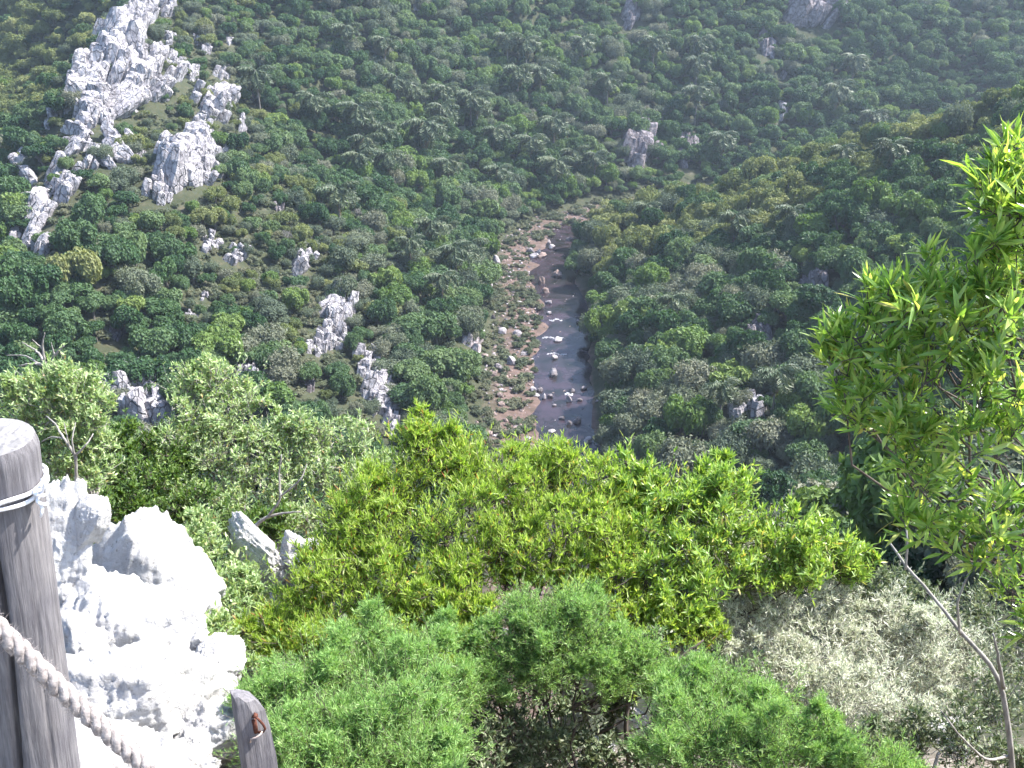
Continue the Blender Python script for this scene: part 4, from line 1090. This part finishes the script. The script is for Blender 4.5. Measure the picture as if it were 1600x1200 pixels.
# feathery bushes
fe = 'feathery bright green bushes along the lower edge'
shrub('feathery_bush', 'large feathery bright green bush right of the pointed stake', gbase(560, 1300, 2.7),
      [(480, 1080, 2.9, 60), (550, 1060, 3.0, 62), (630, 1060, 3.0, 58), (680, 1100, 2.9, 42), (450, 1140, 2.7, 62), (530, 1130, 2.7, 66), (610, 1130, 2.7, 64), (470, 1200, 2.5, 62), (560, 1200, 2.5, 66), (650, 1200, 2.5, 60), (420, 1180, 2.6, 40), (410, 1090, 2.9, 34), (590, 1000, 3.2, 40), (660, 1020, 3.2, 36), (700, 1170, 2.6, 40)],
      LM['feather'], M_BARK_DARK, 0.026, 0.0012, 230, 48, style='needle', up=0.35, stem_r=0.010, seed=14, spread=0.55, group=fe, start=0.0)
shrub('feathery_bush', 'sparse feathery bush below the dark stems of the lime bush', gbase(900, 1250, 3.3),
      [(860, 985, 3.6, 52), (920, 1000, 3.6, 50), (970, 1030, 3.6, 44), (800, 1015, 3.6, 46), (850, 1045, 3.5, 46), (760, 1050, 3.5, 40), (950, 1060, 3.5, 36), (820, 960, 3.7, 40), (890, 950, 3.7, 40), (700, 1010, 3.6, 36), (720, 1080, 3.3, 40), (1000, 1020, 3.6, 36), (1020, 1060, 3.5, 28)],
      LM['feather'], M_BARK_DARK, 0.026, 0.0013, 190, 44, style='needle', up=0.45, stem_r=0.010, seed=15, spread=0.55, group=fe, start=0.0)
shrub('feathery_bush', 'feathery bright green bush below the pale dry shrub', gbase(1180, 1330, 2.7),
      [(1080, 1100, 2.95, 52), (1140, 1085, 3.0, 50), (1200, 1110, 2.9, 54), (1050, 1160, 2.7, 56), (1120, 1160, 2.7, 60), (1200, 1175, 2.65, 60), (1270, 1160, 2.7, 50), (1320, 1200, 2.6, 48), (1400, 1205, 2.7, 40)],
      LM['feather'], M_BARK_DARK, 0.026, 0.0012, 230, 48, style='needle', up=0.4, stem_r=0.010, seed=16, spread=0.55, group=fe, start=0.0)
# pale dry shrubs on the right
shrub('pale_shrub', 'whitish dry shrub filling the lower right slope', gbase(1330, 1150, 4.4),
      [(1190, 880, 5.0, 36), (1160, 870, 5.0, 36), (1300, 930, 4.9, 44), (1380, 950, 4.9, 44), (1150, 915, 4.9, 46), (1210, 920, 4.9, 46), (1180, 970, 4.7, 55), (1250, 980, 4.7, 55), (1320, 985, 4.8, 55), (1400, 990, 4.8, 55), (1130, 1000, 4.5, 50), (1220, 1040, 4.4, 55), (1300, 1045, 4.4, 58), (1380, 1050, 4.5, 58),
       (1450, 1030, 4.6, 50), (1320, 1100, 4.1, 55), (1400, 1110, 4.1, 55), (1470, 1080, 4.4, 45), (1250, 1090, 4.2, 45), (1500, 1000, 4.7, 46), (1540, 1060, 4.5, 46), (1160, 1050, 4.4, 40)],
      LM['pale'], M_BARK_PALE, 0.036, 0.0026, 105, 17, up=0.4, stem_r=0.011, seed=17, hubs=8)
shrub('green_shrub', 'small olive green shrub mixed into the pale dry shrub', gbase(1420, 1200, 3.6),
      [(1460, 960, 4.9, 46), (1530, 950, 5.0, 46), (1590, 1010, 4.6, 50), (1560, 1110, 4.0, 55), (1500, 1160, 3.7, 55), (1580, 1190, 3.6, 50), (1420, 1160, 3.8, 45), (1360, 1165, 3.7, 36), (1340, 930, 5.0, 40), (1400, 920, 5.2, 42), (1110, 1050, 4.3, 46)],
      LM['shade'], M_BARK_PALE, 0.038, 0.0052, 70, 13, up=0.5, stem_r=0.011, seed=18, hubs=6)
# light green shrubs on the left
shrub('forked_tree', 'light green small tree with pale forked trunk beside the post', gbase(112, 830, 7.4),
      [(60, 600, 8.0, 34), (100, 590, 8.0, 36), (140, 605, 8.0, 34), (50, 650, 7.9, 34), (90, 640, 7.8, 38), (135, 650, 7.8, 36), (160, 690, 7.8, 24), (70, 690, 7.8, 30), (120, 690, 7.7, 30), (30, 620, 8.1, 26), (100, 730, 7.6, 26), (150, 740, 7.6, 26)],
      LM['soft'], M_BARK_PALE, 0.055, 0.0075, 66, 14, up=0.5, stem_r=0.026, seed=19, hubs=4, cat='tree')
shrub('light_shrub', 'large light green shrub below the honeycombed boulder', gbase(390, 830, 8.4),
      [(300, 600, 9.6, 36), (340, 590, 9.6, 36), (370, 620, 9.5, 40), (300, 650, 9.3, 40), (350, 665, 9.2, 42), (410, 680, 9.2, 42), (280, 700, 9.0, 38), (330, 720, 8.9, 42), (390, 730, 8.9, 44), (450, 720, 9.0, 42), (460, 670, 9.3, 30), (500, 690, 9.2, 38),
       (550, 700, 9.1, 36), (500, 750, 8.8, 40), (440, 780, 8.6, 42), (540, 760, 8.7, 36), (360, 780, 8.6, 42), (590, 730, 9.0, 30), (480, 810, 8.4, 36), (300, 770, 8.7, 34)],
      LM['soft'], M_BARK_PALE, 0.055, 0.0078, 66, 14, up=0.45, stem_r=0.030, seed=20, hubs=9)
shrub('deep_green_shrub', 'deep green shrub between forked tree and large light shrub', gbase(200, 830, 8.2),
      [(180, 690, 8.9, 32), (225, 700, 8.9, 34), (265, 715, 8.8, 34), (190, 745, 8.5, 38), (240, 755, 8.5, 40), (280, 790, 8.2, 36), (200, 800, 8.1, 38), (150, 790, 8.0, 34), (240, 820, 8.0, 36), (320, 820, 8.0, 38), (380, 830, 7.9, 36), (430, 830, 8.0, 34), (130, 830, 7.8, 30)],
      LM['deep'], M_BARK_DARK, 0.056, 0.0090, 62, 16, up=0.5, stem_r=0.02, seed=21, hubs=6)
shrub('yellow_green_shrub', 'small yellow green shrub growing among the white boulders', gbase(330, 1010, 4.2),
      [(310, 835, 5.0, 34), (270, 890, 4.4, 30), (340, 985, 3.9, 34), (320, 1010, 3.7, 26), (400, 930, 4.6, 34), (335, 870, 4.9, 40), (300, 880, 4.8, 36), (350, 920, 4.6, 40), (320, 940, 4.5, 34), (370, 960, 4.4, 36), (385, 905, 4.8, 30), (290, 920, 4.6, 26), (395, 1000, 4.2, 34), (365, 1030, 3.9, 26)],
      LM['soft'], M_BARK_DARK, 0.038, 0.0058, 48, 13, up=0.6, stem_r=0.009, seed=22, hubs=4)
shrub('olive_bush', 'rounded dull green bush right of the large light shrub', gbase(600, 830, 8.0),
      [(560, 800, 8.0, 36), (610, 790, 8.2, 34), (640, 730, 8.8, 26), (520, 830, 7.4, 32)], LM['shade'], M_BARK_DARK, 0.05, 0.008, 60, 15, up=0.5, stem_r=0.018, seed=23, hubs=3)

# the tall shrub entering on the right
shrub('tall_glossy_shrub', 'tall shrub with long glossy green leaves at the right edge', (3.1, 2.7, -2.3),
      [(1560, 300, 2.75, 34), (1600, 290, 2.7, 44), (1555, 375, 2.7, 36), (1600, 330, 2.6, 50), (1360, 480, 2.7, 30), (1300, 560, 2.7, 26), (1585, 262, 2.75, 44), (1575, 330, 2.7, 50), (1600, 390, 2.6, 50), (1440, 455, 2.7, 46), (1500, 440, 2.7, 56), (1565, 450, 2.6, 60), (1335, 530, 2.65, 44), (1395, 515, 2.6, 54), (1460, 520, 2.6, 58), (1530, 525, 2.55, 62), (1595, 530, 2.5, 60),
       (1320, 590, 2.65, 38), (1375, 590, 2.6, 54), (1445, 600, 2.5, 60), (1520, 610, 2.5, 64), (1590, 615, 2.4, 60), (1335, 645, 2.6, 34), (1400, 665, 2.55, 48), (1475, 680, 2.5, 54), (1560, 695, 2.45, 56), (1425, 735, 2.5, 42),
       (1470, 780, 2.5, 46), (1550, 790, 2.45, 52), (1600, 850, 2.4, 50), (1575, 925, 2.4, 44), (1600, 985, 2.4, 36), (1490, 855, 2.5, 34), (1620, 460, 2.5, 60), (1420, 810, 2.55, 30)],
      LM['glossy'], M_BARK_DARK, 0.078, 0.0060, 9, 8, up=0.55, stem_r=0.012, seed=24, hubs=7, solo=300, spread=0.6)

# slender bare tree right
def bare(name, label, paths, bark, cat='tree'):
    b = np.array(P(*paths[0][0][:3])); root = empty(name, tuple(b), label, cat)
    for i, (pts, r0, r1) in enumerate([(p[:-2], p[-2], p[-1]) for p in paths]):
        w_ = np.array([P(*q) for q in pts]); t = np.linspace(0, 1, len(w_)); tt_ = np.linspace(0, 1, 18)
        sm = np.stack([np.interp(tt_, t, w_[:, k]) for k in range(3)], -1)
        for _ in range(3): sm[1:-1] = (sm[:-2] + sm[1:-1] * 2 + sm[2:]) / 4
        G = Geo(); G.tube(sm - b + np.random.default_rng(i).normal(size=sm.shape) * r0 * 0.12, np.linspace(r0, r1, 18), 8)
        obj('trunk' if i == 0 else 'branch', G.mesh('limb', bark, True), root)
    return root
bare('bare_stemmed_tree', 'slender pale bare stem bending left in the lower right', [
    [(1585, 1290, 3.3), (1580, 1160, 3.4), (1572, 1080, 3.45), (1545, 1030, 3.5), (1500, 990, 3.55), (1455, 925, 3.65), (1415, 890, 3.7), (1392, 850, 3.8), 0.015, 0.005],
    [(1568, 1075, 3.45), (1560, 1030, 3.4), (1552, 990, 3.4), 0.010, 0.004], [(1500, 990, 3.55), (1495, 940, 3.5), (1520, 880, 3.5), 0.007, 0.003],
    [(1580, 1180, 3.4), (1540, 1190, 3.3), (1500, 1150, 3.3), (1470, 1110, 3.35), 0.007, 0.003], [(1415, 890, 3.7), (1418, 840, 3.7), (1412, 800, 3.8), 0.006, 0.003]], M_BARK_PALE)
bare('dark_branched_shrub', 'dark leafless forked branches over the white stones', [
    [(985, 1240, 3.6), (978, 1140, 3.7), (980, 1090, 3.75), (1010, 1060, 3.8), (1060, 1030, 3.85), (1100, 1000, 3.9), 0.014, 0.005],
    [(980, 1090, 3.75), (950, 1070, 3.8), (900, 1060, 3.9), 0.009, 0.003], [(990, 1080, 3.78), (995, 1040, 3.8), (990, 1000, 3.9), 0.007, 0.003], [(1010, 1060, 3.8), (1050, 1075, 3.8), 0.006, 0.003]], M_BARK_DARK, 'shrub')
bare('dead_shrub', 'pale leafless dead shrub above the forked tree by the post', [
    [(85, 600, 11), (78, 580, 11), (70, 570, 11), (55, 568, 11), (30, 572, 11), 0.035, 0.010], [(78, 582, 11), (85, 555, 11), (100, 540, 11), 0.022, 0.008], [(72, 572, 11), (60, 550, 11.1), (35, 535, 11.2), 0.020, 0.006],
    [(70, 570, 11), (66, 540, 11), (70, 520, 11), 0.018, 0.005], [(60, 568, 11), (40, 555, 11.2), (10, 555, 11.3), 0.014, 0.005], [(85, 555, 11), (80, 535, 11), 0.012, 0.004], [(66, 545, 11), (50, 530, 11), 0.012, 0.004]], M_BARK_PALE, 'shrub')
bare('forked_pale_stem', 'thin pale forked stem rising in front of the forked tree', [
    [(112, 800, 6.6), (120, 770, 6.6), (119, 740, 6.6), (118, 712, 6.6), 0.016, 0.011], [(118, 712, 6.6), (100, 685, 6.7), (85, 660, 6.8), (72, 650, 6.9), 0.011, 0.004], [(118, 712, 6.6), (135, 695, 6.6), (146, 678, 6.7), 0.010, 0.004],
    [(118, 720, 6.6), (112, 690, 6.6), (118, 660, 6.7), 0.009, 0.004], [(100, 685, 6.7), (80, 682, 6.8), (65, 690, 6.8), 0.007, 0.003], [(108, 697, 6.65), (100, 660, 6.7), 0.007, 0.003]], M_BARK_PALE, 'stem')
bare('leaning_bare_branch', 'crooked pale dead branch in front of the large light shrub', [
    [(395, 825, 7.2), (415, 808, 7.2), (440, 802, 7.2), (470, 800, 7.1), 0.018, 0.006], [(420, 806, 7.2), (440, 780, 7.2), (435, 745, 7.3), (440, 710, 7.3), 0.014, 0.005], [(440, 775, 7.2), (470, 750, 7.2), (480, 725, 7.3), 0.010, 0.004]], M_BARK_PALE, 'branch')

# dry litter and grass on the near ground
n = 9000
lx = rng.uniform(-3.2, 3.4, n); ly = rng.uniform(1.6, 7.5, n); lz = H(lx, ly)
G = Geo(); dd_ = np.stack([rng.normal(size=n) * 0.6, rng.normal(size=n) * 0.6, rng.uniform(0.1, 1.0, n)], -1)
G.blades(np.stack([lx, ly, lz], -1), dd_, rng.uniform(0.03, 0.16, n), 0.0016)
o = obj('dry_grass', G.mesh('dry_grass', leaf_mat('dry_blade', [(0.0, (0.10, 0.12, 0.05)), (0.5, (0.28, 0.23, 0.13)), (1.0, (0.50, 0.43, 0.30))], 0.25, 0.7, 0.2, 0, (1, 1, 0.8)))); o['kind'] = 'stuff'; o['label'] = 'dry grass and litter on the ground below the lookout'

# ------------------------------------------------------------------ post, wire, rope, stake
def wood_mat(name, dark, mid, lightc, scale=14):
    m, n, out = new_mat(name)
    tc = N(n, 'ShaderNodeTexCoord'); mp = N(n, 'ShaderNodeMapping'); mp.inputs['Scale'].default_value = (1, 1, 0.06)
    n.links.new(tc.outputs['Object'], mp.inputs[0])
    a = N(n, 'ShaderNodeTexNoise', Scale=scale * 9, Detail=8.0, Roughness=0.7); n.links.new(mp.outputs[0], a.inputs['Vector'])
    b = N(n, 'ShaderNodeTexNoise', Scale=scale * 0.6, Detail=5.0); n.links.new(tc.outputs['Object'], b.inputs['Vector'])
    r = ramp(n, [(0.28, dark), (0.5, mid), (0.72, lightc)], a.outputs['Fac'])
    r2 = ramp(n, [(0.3, (0.72, 0.72, 0.76)), (0.7, (1.1, 1.08, 1.05))], b.outputs['Fac'])
    mx = N(n, 'ShaderNodeMix', data_type='RGBA', blend_type='MULTIPLY'); mx.inputs[0].default_value = 1
    n.links.new(r.outputs[0], mx.inputs[6]); n.links.new(r2.outputs[0], mx.inputs[7])
    p = N(n, 'ShaderNodeBsdfPrincipled', Roughness=0.85); p.inputs['Specular IOR Level'].default_value = 0.25
    n.links.new(mx.outputs[2], p.inputs['Base Color'])
    bp = N(n, 'ShaderNodeBump', Strength=0.7, Distance=0.004); n.links.new(a.outputs['Fac'], bp.inputs['Height']); n.links.new(bp.outputs[0], p.inputs['Normal'])
    n.links.new(p.outputs[0], out.inputs[0])
    return m
M_WOOD = wood_mat('weathered_wood', (0.075, 0.07, 0.076), (0.155, 0.148, 0.156), (0.245, 0.235, 0.242))
M_END = simple_mat('sawn_end', [(0.3, (0.13, 0.125, 0.125)), (0.7, (0.26, 0.25, 0.25))], 40, bump=0.5, bscale=90, dist=0.003)
M_WIRE = simple_mat('pale_wire', [(0.3, (0.62, 0.62, 0.66)), (0.7, (0.80, 0.80, 0.82))], 60, rough=0.45, bump=0)
M_RUST = simple_mat('rust', [(0.3, (0.05, 0.018, 0.012)), (0.6, (0.11, 0.04, 0.026)), (0.8, (0.18, 0.08, 0.05))], 120, rough=0.8, bump=0.3, bscale=300, dist=0.001)
M_ROPE = simple_mat('frayed_rope', [(0.3, (0.19, 0.165, 0.158)), (0.6, (0.32, 0.29, 0.28)), (0.8, (0.46, 0.43, 0.415))], 90, rough=0.95, bump=0.5, bscale=260, dist=0.003)

tc_ = P(-14, 684, 1.62); PR = 66 / F_PX * proj(tc_)[2]
POST_TILT = 0.10; Lp = tc_[2] + 2.1
post = empty('wooden_post', (tc_[0] - Lp * math.sin(POST_TILT), tc_[1], tc_[2] - Lp * math.cos(POST_TILT)), 'round weathered grey wooden post with wire at the left edge', 'post', None, (0, POST_TILT, 0))
ns, nzs = 128, 70
zt = tc_[2]; zz = np.linspace(-2.1, zt, nzs); an = np.arange(ns) * 2 * math.pi / ns
A_, Z_ = np.meshgrid(an, zz)
low = zt - Z_
Rr = PR * (1.0 + 0.10 * low + 0.018 * np.sin(3 * A_ + 1) + 0.02 * (vnoise(A_ * 2 + 3, Z_ * 3, 4) - 0.5)) + 0.0016 * (vnoise(A_ * 16, Z_ * 2.5, 8) - 0.5)
ca = -1.42 + 0.10 * np.sin(low * 5) + 0.06 * (vnoise(low * 9, 0 * low, 5) - 0.5)         # the long drying crack that faces the camera
dca = np.abs((A_ - (ca % (2 * math.pi)) + math.pi) % (2 * math.pi) - math.pi)
Rr = Rr - 0.034 * np.exp(-(dca / 0.06) ** 2) * sstep(0.05, 0.16, low)
cb = (-0.62 + 0.05 * np.sin(low * 7)) % (2 * math.pi); dcb = np.abs((A_ - cb + math.pi) % (2 * math.pi) - math.pi)
Rr = Rr - 0.006 * np.exp(-(dcb / 0.03) ** 2) * sstep(0.25, 0.5, low)
Rr = np.where(low < 0.010, Rr - (0.010 - low) * 0.6, Rr)
PV = np.stack([Rr * np.cos(A_), Rr * np.sin(A_), Z_ + 2.1 + 0.004 * np.sin(A_ + 0.5) * (low < 0.01)], -1).reshape(-1, 3)
ii = np.arange(ns * nzs).reshape(nzs, ns); jn = np.roll(ii, -1, 1)
obj('shaft', mesh_np('shaft', PV, [np.stack([ii[:-1], jn[:-1], jn[1:], ii[1:]], -1).reshape(-1, 4)], M_WOOD, True), post)
rings = np.linspace(0, 1, 14)[1:]
EV = [np.array([[0, 0, zt + 2.1 + 0.003]])]
top = PV[-ns:]
for r_ in rings:
    q = top * np.array([r_, r_, 1]); q = q.copy(); q[:, 2] += 0.0035 * (vnoise(q[:, 0] * 260, q[:, 1] * 60, 3) - 0.5) * (r_ < 0.99) + 0.002 * (1 - r_)
    EV.append(q)
EV = np.concatenate(EV); T = np.stack([np.zeros(ns, int), 1 + np.arange(ns), 1 + (np.arange(ns) + 1) % ns], -1); Qe = []
for k in range(len(rings) - 1):
    a = 1 + k * ns + np.arange(ns); b = 1 + k * ns + (np.arange(ns) + 1) % ns
    Qe.append(np.stack([a, a + ns, b + ns, b], -1))
obj('sawn_top', mesh_np('sawn_top', EV, [T, np.concatenate(Qe)], M_END, False), post)
for j, (dz, rr_) in enumerate([(0.098, 1.045), (0.112, 1.05)]):
    a = np.linspace(0, 2 * math.pi, 60); R2 = PR * rr_ + 0.004
    G = Geo(); G.tube(np.stack([R2 * np.cos(a), R2 * np.sin(a), zt + 2.1 - dz + 0.012 * np.cos(a - 0.2) + 0.003 * np.sin(5 * a + j)], -1), 0.0042, 8, cap=False)
    obj('wire_loop', G.mesh('wire_loop', M_WIRE, True), post)
kx = np.array([PR * 1.1, -0.028, zt + 2.1 - 0.098])
G = Geo(); a = np.linspace(0, 14, 50)
G.tube(np.stack([kx[0] + 0.004 + 0.0006 * a + 0.007 * np.cos(a), kx[1] - 0.006 + 0.007 * np.sin(a), kx[2] + 0.022 - 0.0030 * a], -1), 0.0034, 7)
G.tube(np.array([kx + (0.0, 0, 0.0), kx + (0.014, -0.006, 0.012), kx + (0.020, -0.008, 0.030), kx + (0.017, -0.010, 0.042)]), 0.0030, 7)
G.tube(np.array([kx + (0.0, 0, -0.012), kx + (0.013, -0.012, -0.022), kx + (0.010, -0.016, -0.038)]), 0.0030, 7)
obj('wire_knot', G.mesh('wire_knot', M_WIRE, True), post)

# rope passing in front of the post
r0, r1 = P(-60, 925, 1.33), P(300, 1262, 1.36)
root = empty('rope', tuple(r0), 'thick frayed three strand rope hanging in front of the post', 'rope')
t = np.linspace(0, 1, 260)[:, None]; path = r0 + (r1 - r0) * t + np.array([0, 0, -1]) * (np.sin(t * math.pi) * 0.012)
td = norm(np.gradient(path, axis=0)); e1 = norm(np.cross(td, np.array([0, 0, 1.0]))); e2 = np.cross(td, e1)
Lr = np.linalg.norm(r1 - r0)
for k in range(3):
    ph = t * Lr / 0.052 * 2 * math.pi / 1.6 + k * 2 * math.pi / 3
    sp3 = path + (e1 * np.cos(ph) + e2 * np.sin(ph)) * 0.0088
    G = Geo(); G.tube(sp3 - r0, 0.0086 * (1 + 0.08 * np.sin(np.arange(260) * 0.9 + k)), 10)
    obj('strand', G.mesh('strand', M_ROPE, True), root)
n = 6500; kf = rng.integers(0, 260, n); af = rng.uniform(0, 6.28, n)
rd_ = e1[kf] * np.cos(af)[:, None] + e2[kf] * np.sin(af)[:, None]
G = Geo(); G.blades(path[kf] + rd_ * 0.013 - r0, rd_ + td[kf] * rng.normal(size=(n, 1)) * 1.2 + rng.normal(size=(n, 3)) * 0.4, 0.003 + 0.016 * rng.random(n) ** 2.5, 0.00032)
o = obj('fuzz', G.mesh('fuzz', M_ROPE), root); o['kind'] = 'stuff'

# pointed stake with rusty staple
st = P(384, 1085, 1.95); px_ = proj(st)[2] / F_PX
stake = empty('wooden_stake', (st[0], st[1], -2.9), 'pointed grey wooden stake with rusty staple at lower edge', 'stake')
hh = st[2] + 2.9
yaw = 0.62; cxs, sxs = math.cos(yaw), math.sin(yaw)
def lc(x, y, z): return (x * cxs - y * sxs, x * sxs + y * cxs, z)
wS, dS = 47 * px_, 32 * px_
prof = [(0.0, 1.08, 1.05), (hh - 0.20, 1.06, 1.0), (hh - 0.10, 1.0, 1.0), (hh - 0.045, 0.90, 0.96), (hh - 0.006, 0.62, 0.85), (hh + 0.016, 0.22, 0.62)]
sv_, rr2 = [], np.random.default_rng(3)
for z, fx, fy in prof:
    x0, x1 = -wS * 0.42, -wS * 0.42 + wS * fx
    ring_ = [(x0, -dS * 0.5 * fy, z), (x0 + (x1 - x0) * 0.5, -dS * 0.54 * fy, z + 0.002), (x1, -dS * 0.42 * fy, z - 0.012 * fx), (x1, dS * 0.5 * fy, z - 0.012 * fx), (x0, dS * 0.5 * fy, z + 0.006), (x0 - 0.004 * fy, 0, z + 0.002)]
    sv_ += [lc(x + rr2.normal() * 0.0012, y + rr2.normal() * 0.0012, zz_) for x, y, zz_ in ring_]
sv_ = np.array(sv_); ii = np.arange(len(sv_)).reshape(-1, 6); jn = np.roll(ii, -1, 1)
qs_ = np.stack([ii[:-1], jn[:-1], jn[1:], ii[1:]], -1).reshape(-1, 4)
obj('board', mesh_np('board', sv_, [qs_, ii[-1:][:, [0, 1, 2, 3, 4, 5]], ii[:1][:, ::-1]], M_WOOD, False), stake)
fr = lambda x, z, o_: np.array(lc(x, -dS * 0.53 - o_, hh + z))
G = Geo(); G.tube(np.array([fr(0.004, -0.050, -0.006), fr(0.006, -0.050, 0.008), fr(0.011, -0.058, 0.014), fr(0.020, -0.078, 0.016), fr(0.024, -0.096, 0.014), fr(0.020, -0.107, 0.010), fr(0.012, -0.110, 0.004), fr(0.010, -0.112, -0.006)]), 0.0034, 8)
G.tube(np.array([fr(0.002, -0.046, 0.004), fr(0.010, -0.052, 0.006)]), [0.0075, 0.0065], 8)
obj('rusty_staple', G.mesh('rusty_staple', M_RUST, True), stake)
G = Geo(); G.tube(np.array([fr(0.003, -0.062, 0.001), fr(0.004, -0.108, 0.001)]), [0.0065, 0.006], 6); obj('rusty_plate', G.mesh('rusty_plate', M_RUST, True), stake)
G = Geo(); G.tube(np.array([fr(0.018, -0.100, 0.012), fr(0.008, -0.102, 0.020), fr(-0.004, -0.110, 0.016), fr(-0.014, -0.116, 0.006), fr(-0.015, -0.130, 0.003)]), 0.0022, 6)
obj('wire_twist', G.mesh('wire_twist', simple_mat('tan_wire', [(0.3, (0.42, 0.32, 0.27)), (0.7, (0.55, 0.46, 0.42))], 60, bump=0), True), stake)

# ------------------------------------------------------------------ the hazy air of the gorge
hm, hn, ho = new_mat('haze_air')
hv = N(hn, 'ShaderNodeVolumePrincipled'); hv.inputs['Color'].default_value = (0.70, 0.83, 1.0, 1); hv.inputs['Density'].default_value = 0.00014
hv.inputs['Anisotropy'].default_value = 0.2
hn.links.new(hv.outputs[0], ho.inputs['Volume'])
zmax = float(Z.max()) + 14
hx = np.array([(x, y, z) for x in (-1500, 1500) for y in (-120, 1500) for z in (FLOOR - 6, zmax)], float)
ho_ = obj('haze', mesh_np('haze', hx, [np.array([[0, 1, 3, 2], [4, 6, 7, 5], [0, 4, 5, 1], [2, 3, 7, 6], [0, 2, 6, 4], [1, 5, 7, 3]])], hm)); ho_['kind'] = 'stuff'
# END
